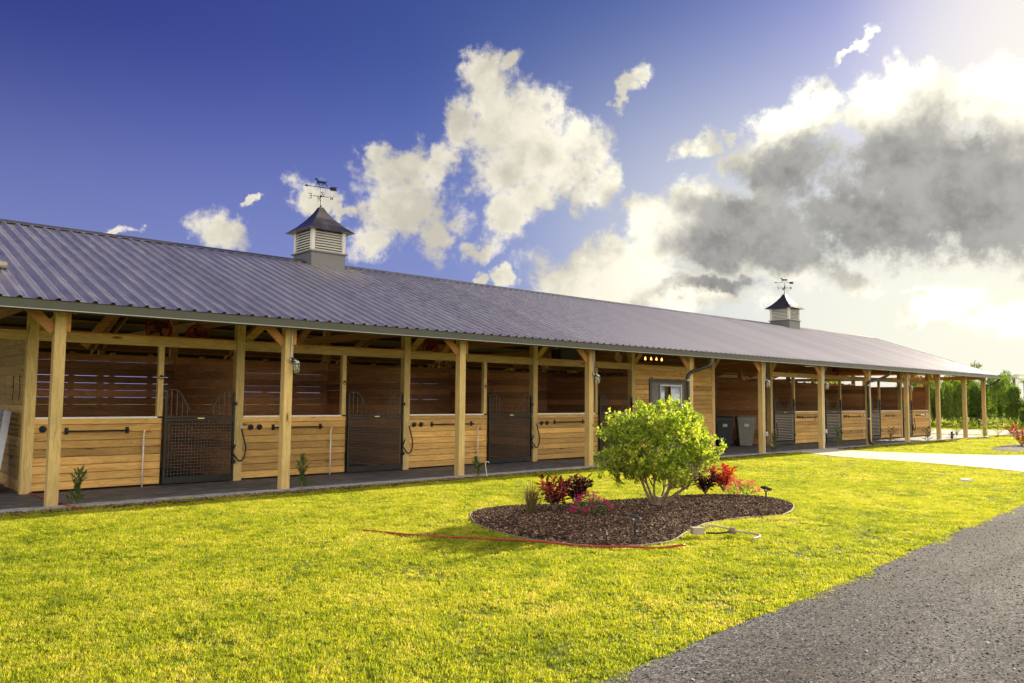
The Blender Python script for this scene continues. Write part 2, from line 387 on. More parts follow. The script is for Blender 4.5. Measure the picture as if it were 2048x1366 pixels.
purpleleaf_m = leafmat('croton_purple_leaves', [(0, (.025, .008, .012)), (.55, (.07, .015, .025)), (.9, (.22, .02, .03)), (1, (.08, .09, .02))], .3, 8, (1.5, .8, .8))
pink_m = leafmat('pink_petals', [(0, (.45, .01, .12)), (.6, (.75, .03, .25)), (1, (.85, .12, .3))], .35, 8, (1.2, 1, 1))
coral_m = leafmat('coral_petals', [(0, (.55, .03, .08)), (.6, (.85, .1, .16)), (1, (.9, .2, .2))], .35, 8, (1.2, 1, 1))
dry_m = leafmat('dry_straw', [(0, (.12, .09, .03)), (.6, (.28, .21, .09)), (1, (.4, .32, .15))], .3, 6, (1.1, 1, .8))
bark_m = simple('pale_bark', (.26, .20, .14), .85, 0, .35, 25, .6)
mulch_m = None

# ================================================================== ground
def sheet(name, poly, z, mat, kind='structure', thick=None):
    bm_v = [(x, y, z) for x, y in poly]
    me = bpy.data.meshes.new(name); n = len(poly)
    if thick:
        v = bm_v + [(x, y, z - thick) for x, y in poly]
        f = [tuple(range(n))] + [(k, k + n, (k+1) % n + n, (k+1) % n) for k in range(n)]
        me.from_pydata(v, [], f)
    else: me.from_pydata(bm_v, [], [tuple(range(n))])
    me.materials.append(mat); me.update()
    o = link(name, me); return tag(o, kind=kind)
def smoothpoly(pts, k=6, closed=True):
    """Catmull-Rom through pts"""
    n = len(pts); out = []
    rngk = range(n if closed else n - 1)
    for i in rngk:
        g = (lambda j: pts[j % n]) if closed else (lambda j: pts[min(max(j, 0), n-1)])
        p0, p1, p2, p3 = [np.array(g(i + q), float) for q in (-1, 0, 1, 2)]
        for t in np.arange(k) / k:
            out.append(tuple(.5 * ((2*p1) + (-p0+p2)*t + (2*p0-5*p1+4*p2-p3)*t*t + (-p0+3*p1-3*p2+p3)*t**3)))
    if not closed: out.append(tuple(map(float, pts[-1])))
    return out
DRIVE_E = [(-30, -14.5), (-12, -11.2), (-5, -10.1), (0, -9.46), (1.86, -9.20), (3.6, -9.07), (5.47, -8.96), (8.8, -8.66), (12.8, -8.38), (18, -8.0), (28, -7.2), (45, -5.4), (60, -3)]
DRIVE_E = [(-34, -15), (-14, -11.7)] + gpl(DRIVE_E[2:])
drive_edge = smoothpoly(DRIVE_E, 5, False)
DRIVE = drive_edge + [(60, -16), (30, -19), (0, -21), (-30, -25)]
PATH = smoothpoly(gpl([(20.6, -.15), (19.9, -1.0), (19.6, -2.2), (19.8, -4.2), (19.5, -6.3), (18.6, -7.85), (23, -7.45), (30.5, -6.85), (28.3, -6.0), (25.6, -4.9), (23.7, -3.2), (22.6, -1.4), (22.4, -.15)]), 5)
BED = smoothpoly(gpl([(4.30, -4.5), (4.75, -3.8), (5.4, -3.66), (6.1, -4.0), (7.0, -4.15), (7.95, -4.42), (9.0, -4.6), (9.75, -5.05), (9.85, -5.65), (9.45, -6.15), (8.5, -6.55), (7.8, -6.4), (7.0, -6.33), (6.25, -6.52), (5.5, -6.8), (4.95, -6.75), (4.5, -6.4), (4.2, -5.75), (4.15, -5.1)]), 5)
BED2 = smoothpoly(gpl([(27.0, -3.75), (28.4, -3.2), (31, -2.9), (34, -3.2), (34, -4.3), (30, -4.5), (27.6, -4.3)]), 5)

def groundmat():
    mt, N, out = newmat('lawn_soil')
    pos = N.n('ShaderNodeNewGeometry').outputs['Position']
    a = N.noise(pos, .35, 4, .6); b = N.noise(pos, 9, 5, .7); f = N.math('ADD', N.math('MULTIPLY', a, .5), N.math('MULTIPLY', b, .5))
    c = N.ramp(f, [(.3, (.05, .065, .010)), (.5, (.12, .14, .018)), (.68, (.24, .24, .05))])
    bs = principled(N, out, Base_Color=c, Roughness=.9); bs.inputs['Specular IOR Level'].default_value = .1
    bn = N.n('ShaderNodeBump', Strength=.8, Distance=.04, Height=b); N.t.links.new(bn.outputs[0], bs.inputs['Normal'])
    return mt
G = [(-500, -500), (700, -500), (700, 500), (-500, 500)]
ground = sheet('ground', G, -.012, groundmat())
def drivemat():
    mt, N, out = newmat('driveway_millings')
    pos = N.n('ShaderNodeNewGeometry').outputs['Position']
    vo = N.n('ShaderNodeTexVoronoi', Vector=pos, Scale=130.)
    vo2 = N.n('ShaderNodeTexVoronoi', Vector=pos, Scale=62.)
    cell = N.math('ADD', N.math('MULTIPLY', N.n('ShaderNodeSeparateColor', _0=vo.outputs['Color']).outputs[0], .55), N.math('MULTIPLY', N.n('ShaderNodeSeparateColor', _0=vo2.outputs['Color']).outputs[0], .5))
    big = N.noise(pos, .8, 4, .6); fine = N.noise(pos, 160, 3, .7)
    f = N.math('ADD', N.math('MULTIPLY', cell, .6), N.math('MULTIPLY', fine, .4))
    c = N.ramp(f, [(.2, (.012, .012, .015)), (.40, (.040, .039, .044)), (.60, (.085, .083, .092)), (.80, (.24, .235, .245))])
    track = N.noise(N.vm('MULTIPLY', pos, (.12, 1.1, 1.)), 1.3, 3, .5)
    c = N.vm('SCALE', c, sc=N.math('MULTIPLY', N.lin(big, .3, .7, .8, 1.2), N.lin(track, .35, .65, .78, 1.25)))
    c = N.mix(N.math('MULTIPLY', N.smooth(N.noise(pos, 2.2, 4, .6), .52, .75), .45), c, (.10, .082, .062))
    bs = principled(N, out, Base_Color=c, Roughness=.95); bs.inputs['Specular IOR Level'].default_value = .12
    h = N.math('SUBTRACT', 1., vo.outputs['Distance'])
    bn = N.n('ShaderNodeBump', Strength=.5, Distance=.003, Height=N.math('ADD', h, fine)); N.t.links.new(bn.outputs[0], bs.inputs['Normal'])
    return mt
sheet('gravel_driveway', DRIVE, .004, drivemat())
def pathmat():
    mt, N, out = newmat('cream_pavers')
    pos = N.n('ShaderNodeNewGeometry').outputs['Position']
    br = N.n('ShaderNodeTexBrick', Vector=pos, Color1=(.55, .50, .42, 1), Color2=(.44, .40, .34, 1), Mortar=(.22, .2, .17, 1), Scale=1.)
    br.inputs['Mortar Size'].default_value = .006; br.inputs['Brick Width'].default_value = .22; br.inputs['Row Height'].default_value = .11
    nz = N.noise(pos, 7, 5, .6)
    c = N.vm('SCALE', br.outputs[0], sc=N.lin(nz, .3, .7, .88, 1.12))
    bs = principled(N, out, Base_Color=c, Roughness=.85)
    return mt
sheet('paver_path', PATH, .012, pathmat(), thick=.03)
def walkmat():
    mt, N, out = newmat('grey_pavers')
    pos = N.n('ShaderNodeNewGeometry').outputs['Position']
    br = N.n('ShaderNodeTexBrick', Vector=pos, Color1=(.125, .13, .14, 1), Color2=(.085, .085, .095, 1), Mortar=(.04, .04, .045, 1), Scale=1.)
    br.inputs['Mortar Size'].default_value = .005; br.inputs['Brick Width'].default_value = .23; br.inputs['Row Height'].default_value = .115
    nz = N.noise(pos, 5, 5, .65)
    str_ = N.noise(N.vm('MULTIPLY', pos, (.5, 3., 1.)), 1.4, 4, .6)
    c = N.vm('SCALE', br.outputs[0], sc=N.math('MULTIPLY', N.lin(nz, .3, .7, .55, 1.5), N.lin(str_, .3, .7, .7, 1.4)))
    bs = principled(N, out, Base_Color=c, Roughness=.7)
    bn = N.n('ShaderNodeBump', Strength=.5, Distance=.004, Height=N.math('ADD', br.outputs['Fac'], N.math('MULTIPLY', nz, .4))); bn.invert = True
    N.t.links.new(bn.outputs[0], bs.inputs['Normal']); return mt
XL, XR = -9.2, 38.95
SLOPE = .3705
EY, EZ = -.40, 2.966
RY = 5.5
def zroof(y): return EZ + (min(y, 2*RY - y) - EY) * SLOPE
RZ = zroof(RY)
walk_m = walkmat()
sheet('porch_walkway', [(XL, -.02), (38.6, -.02), (38.6, 11.1), (XL, 11.1)], .018, walk_m, thick=.05)
# pale soldier course along the walkway edge: one strip of pavers
band_m = simple('pale_border_paver', (.33, .33, .36), .8, 0, .4, 6)
mbb = MB(); x = XL
while x < 38.5:
    l = .225; mbb.box(x, x + l - .008, -.30 + .01 * math.sin(x * 3), -.03, -.02, .024 + .004 * random.random()); x += l
tag(mbb.build('walkway_border', band_m), kind='stuff')

# driveway lies in full light; far lane beyond the barn
lane_m = simple('far_lane_gravel', (.34, .30, .26), .9, 0, .2, 3)
sheet('far_lane', [(39.5, 2.0), (41.5, -1.0), (48, -3.4), (62, -5), (62, -1.5), (50, .5), (46.5, 5), (46.5, 40), (41.5, 40), (40, 12)], .006, lane_m)

# ================================================================== scattering (one object each, real geometry instanced on points)
def inside(poly, x, y):
    c = np.zeros(len(x), bool); n = len(poly); j = n - 1
    for i in range(n):
        xi, yi = poly[i]; xj, yj = poly[j]
        if yi != yj:
            c ^= ((yi > y) != (yj > y)) & (x < (xj - xi) * (y - yi) / (yj - yi) + xi)
        j = i
    return c
def scatter(name, pts, rot, scl, idx, sources, kind='stuff'):
    me = bpy.data.meshes.new(name); n = len(pts)
    me.vertices.add(n); me.vertices.foreach_set('co', np.asarray(pts, np.float32).ravel())
    for nm, typ, dat in (('rot', 'FLOAT_VECTOR', rot), ('scl', 'FLOAT_VECTOR', scl)):
        a = me.attributes.new(nm, typ, 'POINT'); a.data.foreach_set('vector', np.asarray(dat, np.float32).ravel())
    a = me.attributes.new('pick', 'INT', 'POINT'); a.data.foreach_set('value', np.asarray(idx, np.int32))
    me.update()
    o = link(name, me)
    ng = bpy.data.node_groups.new(name + '_nodes', 'GeometryNodeTree')
    ng.interface.new_socket('Geometry', in_out='INPUT', socket_type='NodeSocketGeometry')
    ng.interface.new_socket('Geometry', in_out='OUTPUT', socket_type='NodeSocketGeometry')
    gi = ng.nodes.new('NodeGroupInput'); go = ng.nodes.new('NodeGroupOutput')
    jn = ng.nodes.new('GeometryNodeJoinGeometry')
    for sme in reversed(sources):
        so = bpy.data.objects.new(sme.name, sme)
        oi = ng.nodes.new('GeometryNodeObjectInfo'); oi.inputs[0].default_value = so; oi.inputs['As Instance'].default_value = True
        ng.links.new(oi.outputs['Geometry'], jn.inputs[0])
    ip = ng.nodes.new('GeometryNodeInstanceOnPoints'); ip.inputs['Pick Instance'].default_value = True
    def attr(nm, t):
        q = ng.nodes.new('GeometryNodeInputNamedAttribute'); q.data_type = t; q.inputs['Name'].default_value = nm
        return [s for s in q.outputs if s.enabled and s.name == 'Attribute'][0]
    ng.links.new(gi.outputs[0], ip.inputs['Points']); ng.links.new(jn.outputs[0], ip.inputs['Instance'])
    ng.links.new(attr('pick', 'INT'), ip.inputs['Instance Index'])
    e2r = ng.nodes.new('FunctionNodeEulerToRotation'); ng.links.new(attr('rot', 'FLOAT_VECTOR'), e2r.inputs[0])
    ng.links.new(e2r.outputs[0], ip.inputs['Rotation']); ng.links.new(attr('scl', 'FLOAT_VECTOR'), ip.inputs['Scale'])
    ng.links.new(ip.outputs[0], go.inputs[0])
    md = o.modifiers.new('scatter', 'NODES'); md.node_group = ng
    return tag(o, kind=kind)
def blade(mb, x, y, h, w, lean, ang, z0=0.):
    dx, dy = math.cos(ang), math.sin(ang); px, py = -dy * w / 2, dx * w / 2
    m1 = (x + dx * lean * .35, y + dy * lean * .35, z0 + h * .6); tp = (x + dx * lean, y + dy * lean, z0 + h)
    i = len(mb.v)
    mb.v += [(x - px, y - py, z0), (x + px, y + py, z0), (m1[0] + px * .8, m1[1] + py * .8, m1[2]), (m1[0] - px * .8, m1[1] - py * .8, m1[2]), tp]
    mb.f += [(i, i+1, i+2, i+3), (i+3, i+2, i+4)]
tufts = []
for k in range(4):
    mb = MB()
    for j in range(9):
        blade(mb, random.uniform(-.022, .022), random.uniform(-.022, .022), random.uniform(.022, .05), random.uniform(.004, .0065), random.uniform(.004, .03), random.uniform(0, 6.28))
    tufts.append(mb.mesh('grass_tuft', grass_m))
# lawn points, thinning out with distance from the photograph's viewpoint
def vnoise(x, y, s, seed):
    r = np.random.default_rng(seed); n = 64; g = r.random((n, n))
    u, v = x / s, y / s; i, j = np.floor(u).astype(int), np.floor(v).astype(int); fu, fv = u - i, v - j
    fu = fu*fu*(3-2*fu); fv = fv*fv*(3-2*fv)
    a = g[i % n, j % n]; b = g[(i+1) % n, j % n]; c = g[i % n, (j+1) % n]; d = g[(i+1) % n, (j+1) % n]
    return (a*(1-fu)+b*fu)*(1-fv)+(c*(1-fu)+d*fu)*fv
def lawn_edge(x): return -.40 + .06 * np.sin(x * 1.3) + .05 * np.sin(x * 4.1 + 1) - np.clip((x - 28) * .02, 0, .3)
def lawn_points():
    P_ = []
    for (x0, x1, y0, y1, dn) in ((-7, 4, -12, -.3, 2500), (4, 13, -10, -.3, 1900), (13, 24, -10, -.3, 800), (24, 42, -9, 1.5, 330), (42, 75, -8, 14, 60)):
        n = int((x1-x0) * (y1-y0) * dn); x = rng.uniform(x0, x1, n); y = rng.uniform(y0, y1, n); P_.append(np.stack([x, y, np.full(n, dn)], 1))
    p = np.concatenate(P_); x, y, dn = p.T
    wob = (vnoise(x, y, .35, 8) - .5) * .22 + (vnoise(x, y, .09, 9) - .5) * .08
    jx = x + rng.normal(0, .03, len(x)); jy = y + wob + rng.normal(0, .03, len(x))
    keep = (y < np.where(x < 38.7, lawn_edge(x), 99)) & ~inside(DRIVE, jx, jy) & ~inside(PATH, x, y) & ~inside(BED, x, y) & ~inside(BED2, x, y)
    lane = [(39.5, 2.0), (41.5, -1.0), (48, -3.4), (62, -5), (62, -1.5), (50, .5), (46.5, 5), (46.5, 40), (41.5, 40), (40, 12)]
    keep &= ~inside(lane, x, y)
    # mowed, with worn gaps
    gap = vnoise(x, y, .16, 3) * .55 + vnoise(x, y, .5, 4) * .45
    keep &= rng.random(len(x)) < np.clip((gap - .17) * 4.2, .28, 1)
    # keep only what lies within or near the view cone
    ang = np.arctan2(y - CAM.y, x - CAM.x); keep &= (ang < R(100)) & (ang > R(-6))
    return x[keep], y[keep], dn[keep], gap[keep]
gx, gy, gd, gg = lawn_points()
n = len(gx)
far = np.clip((620 / gd), .78, 3.0) ** .5
tall = 1 + .9 * np.exp(-np.abs(gy - lawn_edge(gx)) / .16) * (gx < 38)
hgt = .68 * far * (0.62 + .55 * rng.random(n)) * (.7 + .6 * gg) * tall
wid = far * rng.uniform(.85, 1.25, n) * np.where(gd < 400, 1.3, 1)
scatter('lawn_grass', np.stack([gx, gy, np.full(n, -.010)], 1), np.stack([rng.normal(0, .12, n), rng.normal(0, .12, n), rng.uniform(0, 6.28, n)], 1),
        np.stack([wid, wid, hgt], 1), rng.integers(0, 4, n), tufts)
print('grass tufts', n)

# loose stones on the driveway and along its edge
def stone(seed, mat, name):
    r = random.Random(seed); mb = MB(); pts = []
    for zz, rr in ((-.3, .8), (.25, 1), (.62, .5)):
        for k in range(5):
            t = k * 1.2566 + r.uniform(-.2, .2); q = rr * r.uniform(.75, 1.1); pts.append((q * math.cos(t), q * math.sin(t) * .8, zz * r.uniform(.8, 1.1)))
    mb.v = pts; mb.f = [(k, (k+1) % 5, (k+1) % 5 + 5, k + 5) for k in range(5)] + [(k+5, (k+1) % 5 + 5, (k+1) % 5 + 10, k + 10) for k in range(5)] + [(10, 11, 12, 13, 14)]
    return mb.mesh(name, mat)
def stonemat(name, cols):
    mt, N, out = newmat(name); rnd = N.n('ShaderNodeObjectInfo').outputs['Random']
    c = N.ramp(rnd, cols, 'LINEAR'); bs = principled(N, out, Base_Color=c, Roughness=.9); bs.inputs['Specular IOR Level'].default_value = .2; return mt
st_m = stonemat('grit_stones', [(0, (.05, .05, .056)), (.5, (.09, .088, .096)), (.85, (.17, .165, .17)), (1, (.45, .43, .42))])
stones = [stone(k, st_m, 'grit_stone') for k in range(3)]
n = 60000; x = rng.uniform(-3, 17, n); y = rng.uniform(-12.2, -8, n)
d = np.hypot(x - CAM.x, y - CAM.y); k_ = inside(DRIVE, x, y) & (rng.random(n) < np.clip(6 / d, .25, 1)); x, y = x[k_], y[k_]; n = len(x)
s = rng.gamma(2.2, .0016, n) + .002
scatter('driveway_grit', np.stack([x, y, np.full(n, .006)], 1), np.stack([rng.uniform(-.4, .4, n), rng.uniform(-.4, .4, n), rng.uniform(0, 6.3, n)], 1), np.stack([s, s, s * .45], 1), rng.integers(0, 3, n), stones)

# ================================================================== planting bed
def mulchmat():
    mt, N, out = newmat('mulch_soil'); pos = N.n('ShaderNodeNewGeometry').outputs['Position']
    a = N.noise(pos, 45, 5, .7); c = N.ramp(a, [(.3, (.012, .009, .008)), (.55, (.05, .035, .028)), (.75, (.13, .09, .07))])
    bs = principled(N, out, Base_Color=c, Roughness=.9)
    bn = N.n('ShaderNodeBump', Strength=1., Distance=.02, Height=a); N.t.links.new(bn.outputs[0], bs.inputs['Normal']); return mt
mulch_m = mulchmat()
def mound(name, poly, h):
    c = np.mean(poly, 0); me = bpy.data.meshes.new(name); rings = [(1, 0), (.93, .55), (.75, .85), (.45, 1), (.15, 1)]
    v = []; f = []; n = len(poly)
    for s_, z in rings: v += [(c[0] + (x - c[0]) * s_, c[1] + (y - c[1]) * s_, z * h - .004) for x, y in poly]
    for k in range(len(rings) - 1): f += [(k*n + j, k*n + (j+1) % n, (k+1)*n + (j+1) % n, (k+1)*n + j) for j in range(n)]
    f.append(tuple(range((len(rings)-1)*n, len(rings)*n)))
    me.from_pydata(v, [], f); me.materials.append(mulch_m); me.update(); me.shade_smooth()
    return tag(link(name, me), kind='structure')
mound('mulch_bed', BED, .06); mound('mulch_bed', BED2, .06)
sheet('mulch_strip', [(XL, -.29), (19.2, -.29), (19.2, -.55), (10, -.6), (XL, -.6)], .004, mulch_m)
sheet('mulch_strip', [(22.7, -.29), (38.9, -.29), (40.2, .2), (40, -.9), (33, -.7), (22.9, -.62)], .005, mulch_m)
chip_m = stonemat('mulch_chips', [(0, (.014, .009, .007)), (.4, (.06, .036, .026)), (.8, (.17, .10, .07)), (1, (.45, .33, .24))])
mb = MB().box(-.022, .022, -.006, .006, 0, .005); chipA = mb.mesh('mulch_chip', chip_m)
mb = MB().box(-.014, .014, -.009, .009, 0, .004); chipB = mb.mesh('mulch_chip', chip_m)
def chips(name, poly, n, zf, s0=1.):
    a = np.array(poly); lo, hi = a.min(0), a.max(0)
    x = rng.uniform(lo[0], hi[0], n); y = rng.uniform(lo[1], hi[1], n); k = inside(poly, x, y); x, y = x[k], y[k]; n = len(x)
    z = zf(x, y); s = rng.uniform(.4, 1.25, n) * s0
    return scatter(name, np.stack([x, y, z], 1), np.stack([rng.normal(0, .45, n), rng.normal(0, .45, n), rng.uniform(0, 6.3, n)], 1), np.stack([s, s, s], 1), rng.integers(0, 2, n), [chipA, chipB])
BC = np.mean(BED, 0)
def bedz(x, y):
    # height of the mound under a point
    out = np.zeros(len(x)); P_ = np.array(BED)
    th = np.arctan2(P_[:, 1] - BC[1], P_[:, 0] - BC[0]); rr = np.hypot(P_[:, 1] - BC[1], P_[:, 0] - BC[0]); o = np.argsort(th)
    t = np.arctan2(y - BC[1], x - BC[0]); rad_ = np.interp(t, th[o], rr[o], period=2*math.pi); s = np.hypot(y - BC[1], x - BC[0]) / rad_
    return np.interp(s, [0, .15, .45, .75, .93, 1, 2], [1, 1, 1, .85, .55, 0, 0]) * .06 - .004 + .003
chips('mulch_chips', BED, 52000, bedz)
chips('strip_chips', [(XL, -.29), (19.2, -.29), (19.2, -.55), (10, -.6), (XL, -.6)], 26000, lambda x, y: np.full(len(x), .008))
chips('strip_chips', [(22.7, -.29), (38.9, -.29), (40.2, .2), (40, -.9), (33, -.7), (22.9, -.62)], 9000, lambda x, y: np.full(len(x), .009), 1.6)
# plastic edging round the bed
mb = MB(); pts = [(x, y, .006 + .004 * math.sin(7*x + 3*y)) for x, y in BED]; pts.append(pts[0])
mb.tube(pts, .011, 6, cap=False)
tag(mb.build('bed_edging', edge_m, smooth=True), 'beige plastic edging strip curving round the mulch bed on the lawn', 'edging')

# ================================================================== the barn
barn = thing('horse_barn', 'long timber horse barn with dark ribbed metal roof, open stalls and a post porch', 'barn')
barn.scale = (1, 1, ZS)
POSTS = [-.0, 3.44, 7.19, 11.02, 14.98, 18.62, 22.32, 25.86, 29.25, 32.48, 35.58, 38.08]
INNER = [WX(q) for q in (-.17, 3.15, 6.83, 10.64, 14.43, 18.34)]
WY = 1.716
# --- roof sheets: 36 inch ribbed panels
RIB = .2286; PW = RIB * 4
def sheetprof():
    p = []
    for k in range(4):
        x = k * RIB
        p += [(x - .054, 0), (x - .014, .033), (x + .014, .033), (x + .034, 0)]
        for q in (.088, .135): p += [(x + q - .008, 0), (x + q - .003, .004), (x + q + .003, .004), (x + q + .008, 0)]
    p.append((4 * RIB - .054, 0)); return p
prof = sheetprof(); L = math.hypot(RY - EY, RZ - EZ)
me = bpy.data.meshes.new('roof_panel'); n = len(prof)
va = [(x, 0, z) for x, z in prof] + [(x, L, z) for x, z in prof] + [(prof[0][0], 0, -.004), (prof[-1][0], 0, -.004), (prof[-1][0], L, -.004), (prof[0][0], L, -.004)]
fa = [(k, k+1, n+k+1, n+k) for k in range(n-1)] + [(2*n, 2*n+3, 2*n+2, 2*n+1)]
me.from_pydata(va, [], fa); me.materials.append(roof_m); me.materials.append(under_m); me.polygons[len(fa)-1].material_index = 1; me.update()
tilt = math.atan(SLOPE)
xx = XR; k = 0
while xx > XL:
    xx -= PW
    link('roof_panel', me, barn, (xx + .03, EY, EZ), (tilt, 0, 0))
    link('roof_panel', me, barn, (xx + .03 + PW - .06, 2*RY - EY, EZ), (tilt, 0, math.pi))
XL = xx
# screws in rows across the sheets (near part only tells)
mb = MB()
for row in (.10, 1.3, 2.5, 3.7, 4.9, 6.0):
    y = EY + row * math.cos(tilt); z = EZ + row * math.sin(tilt)
    x = XL + .03 + RIB * math.ceil((-2.5 - XL) / RIB) + .052
    while x < 11:
        mb.box(x, x + .009, y, y + .010, z + .001, z + .007); x += RIB
mb.build('roof_screws', iron_m, barn)['kind'] = 'stuff'
# ridge cap
mb = MB(); w = .22
mb.extr([(-w, -w*SLOPE + .038), (0, .045), (w, -w*SLOPE + .038), (w, -w*SLOPE + .030), (0, .034), (-w, -w*SLOPE + .030)], (XL, RY, RZ), (XR + .02, RY, RZ))
mb.build('ridge_cap', ridge_m, barn)
# gutter with pale lip, fascia, rake trim
mb = MB()
mb.extr([(.0, .0), (.085, 0), (.11, .02), (.118, .10), (.13, .118), (.122, .122), (.108, .104), (.10, .026), (.08, .008), (.008, .008), (.008, .122), (0, .122)], (XR + .03, -.418, 2.822), (XL, -.418, 2.822))
gut = mb.build('gutter', trim_m, barn)
mb = MB(); mb.box(XL, XR + .02, -.516, -.504, 2.812, 2.822); mb.box(XL, XR+.02, -.505, -.42, 2.812, 2.8205); mb.build('gutter_lip', lip_m, gut)
mb = MB(); mb.box(XL, XR, -.416, -.385, 2.80, 2.952); mb.build('fascia_board', trim_m, barn)
mb = MB(); mb.box(XL, XR, 11.385, 11.42, 2.80, 2.952); mb.build('fascia_board', trim_m, barn)
for s_ in (-1, 1):
    mb = MB(); ya = EY if s_ < 0 else 2*RY - EY
    mb.beam((XR + .018, ya, EZ - .05), (XR + .018, RY, RZ - .05), .03, .17, (0, 0, 1)); mb.build('rake_trim', trim_m, barn)
# porch posts
pm = MB().box(-.072, .072, -.072, .072, 0, 2.90).mesh('porch_post', wood_z)
for x in POSTS: link('porch_post', pm, barn, (x, 0, .0))
for x in [-3.66, -7.3]: link('porch_post', pm, barn, (x, 0, .0))
for y in (2.75, 5.5, 8.25): link('porch_post', pm, barn, (38.08, y, 0))
for x in [-7.3, -3.66] + POSTS: link('porch_post', pm, barn, (x, 2*RY, 0))
# knee braces and blocks at each post head
for x in [-3.66] + POSTS:
    mb = MB(); mb.beam((x - .07, .0, 2.56), (x - .40, .0, 2.90), .04, .14, (0, 0, 1)); mb.build('knee_brace', warm_x, barn)
    MB().box(x + .074, x + .125, -.075, .075, 2.55, 2.9).build('post_block', warm_x, barn)
# eave beams
mb = MB(); mb.box(XL, XR - .1, -.045, .045, 2.905, 3.06); mb.build('eave_beam', warm_x, barn)
mb = MB(); mb.box(XL, XR - .1, 10.955, 11.045, 2.905, 3.06); mb.build('eave_beam', warm_x, barn)
# end beam
mb = MB(); mb.box(38.03, 38.13, .05, 10.95, 2.74, 2.90); mb.build('end_beam', warm_y, barn)
# inner posts up to the roof
IN2 = [WX(q) for q in (21.82, 25.55, 29.42, 32.62, 35.75)]
ip = MB().box(-.075, .075, 0, .15, 0, zroof(WY) - .19).mesh('stall_post', wood_z)
for x in [-3.8, -7.4] + INNER + IN2: link('stall_post', ip, barn, (x, WY - .010, 0))
ip2 = MB().box(-.07, .07, -.07, .07, 0, RZ - .25).mesh('ridge_post', dark_x)
for x in INNER + IN2: link('ridge_post', ip2, barn, (x, 5.25, 0))
# rafters and struts on each bay line, and between
for x in [-7.4, -3.8] + INNER + IN2 + [38.08]:
    for s_ in (0, 1):
        f_ = lambda y: 2*RY - y if s_ else y
        mb = MB(); mb.beam((x + .10, f_(EY + .05), zroof(EY) - .105 + .02), (x + .10, f_(RY), RZ - .13), .04, .18); mb.build('rafter', warm_y, barn)
        mb = MB(); mb.beam((x - .10, f_(EY + .05), zroof(EY) - .105 + .02), (x - .10, f_(RY), RZ - .13), .04, .18); mb.build('rafter', warm_y, barn)
    mb = MB(); mb.box(x - .12, x - .08, WY + .1, 2*RY - WY, 3.02, 3.2); mb.build('tie_beam', warm_y, barn)
for x in INNER + IN2[:-1]:
    mb = MB(); mb.beam((x + .1, WY + .09, 2.66), (x + .82, WY + .09, 3.42), .05, .14, (0, 0, 1)); mb.build('wind_brace', wood_x, barn)
for k, x in enumerate([1.2, 5.0, 8.8, 12.4]):
    mb = MB(); mb.beam((x - .25, 2.6, 2.5), (x + .45, 2.6, 3.5), .05, .14, (0, 0, 1)); mb.build('wind_brace', dark_x, barn)
# purlins
y = EY + .25
while y < 2*RY - EY:
    z = zroof(y)
    if abs(y - RY) > .2:
        mb = MB(); mb.box(XL + .02, XR - .02, y - .045, y + .045, z - .064, z - .024); mb.build('purlin', dark_x, barn)
    y += .61
# stall front header beam
for a, b in zip([-7.4, -3.8] + INNER + IN2[:-1], [-3.8] + INNER + IN2):
    if a == INNER[-1]: continue
    mb = MB(); mb.box(a + .076, b - .076, WY + .008, WY + .09, 2.515, 2.675); mb.build('header_beam', frame_x, barn)
for (a, b) in zip(INNER[:4], INNER[1:5]):
    mb = MB(); mb.box(a + .08, b - .08, WY - .02, WY + .13, 2.677, 2.697); mb.build('header_cap', warm_x, barn)
# planks: shared meshes per size
_pl = {}
def plank(parent, axis, length, h, t, mat, loc, flip=1):
    key = (axis, round(length, 3), round(h, 3), round(t, 3), mat.name, flip)
    if key not in _pl:
        c = .006; pr = [(-t/2, -h/2), (t/2 - c, -h/2), (t/2, -h/2 + c), (t/2, h/2 - c), (t/2 - c, h/2), (-t/2, h/2)]
        mb = MB()
        if axis == 'x': mb.extr([(a * -flip, b) for a, b in pr], (length/2, 0, 0), (-length/2, 0, 0)) if flip < 0 else mb.extr(pr, (-length/2, 0, 0), (length/2, 0, 0))
        else: mb.extr(pr, (0, -length/2, 0), (0, length/2, 0))
        _pl[key] = mb.mesh('plank', mat)
    return link('plank', _pl[key], parent, loc)
# low stall front walls with white sill
SILL = 1.235
def stall_wall(x0, x1, white=True, cap_to=None):
    x0, x1 = WX(x0), WX(x1)
    L_ = x1 - x0; xc = (x0 + x1) / 2
    w_ = MB().box(x0, x1, WY + .0, WY + .06, 1.135, SILL - .012).build('stall_wall', wood_x, barn)
    z = .05; n_ = 8; h = (1.13 - z) / n_
    for k in range(n_):
        plank(w_, 'x', L_ - .004, h - .007, .036, wood_x, (xc + random.uniform(-.002, .002), WY + .022 + random.uniform(-.002, .002), z + h * (k + .5)))
    if white:
        a, b = (WX(white[0]), WX(white[1])) if isinstance(white, tuple) else (x0, x1)
        MB().box(a, b, WY - .012, WY + .075, SILL - .011, SILL + .018).build('sill', white_m, w_)
    return w_
stall_wall(-.10, 1.80, (-.09, 1.72)); stall_wall(3.075, 5.36, (3.235, 5.26)); stall_wall(6.745, 9.09, (6.91, 8.98)); stall_wall(10.515, 12.95, (10.72, 12.85))
for a, b in ((23.42, 25.5), (26.99, 29.36), (30.5, 32.56), (33.77, 35.68)): stall_wall(a, b, (a + .04, b - .1))
# jambs between wall and gate
jm = MB().box(-.045, .045, 0, .09, SILL + .02, 2.515).mesh('door_jamb', wood_z)
for x in (1.76, 5.31, 9.03, 12.90): link('door_jamb', jm, barn, (WX(x), WY, 0))
jm2 = MB().box(-.04, .04, 0, .09, .02, 2.515).mesh('door_jamb', wood_z)
for x in (23.38, 26.95, 30.46, 33.73): link('door_jamb', jm2, barn, (WX(x), WY - .004, 0))
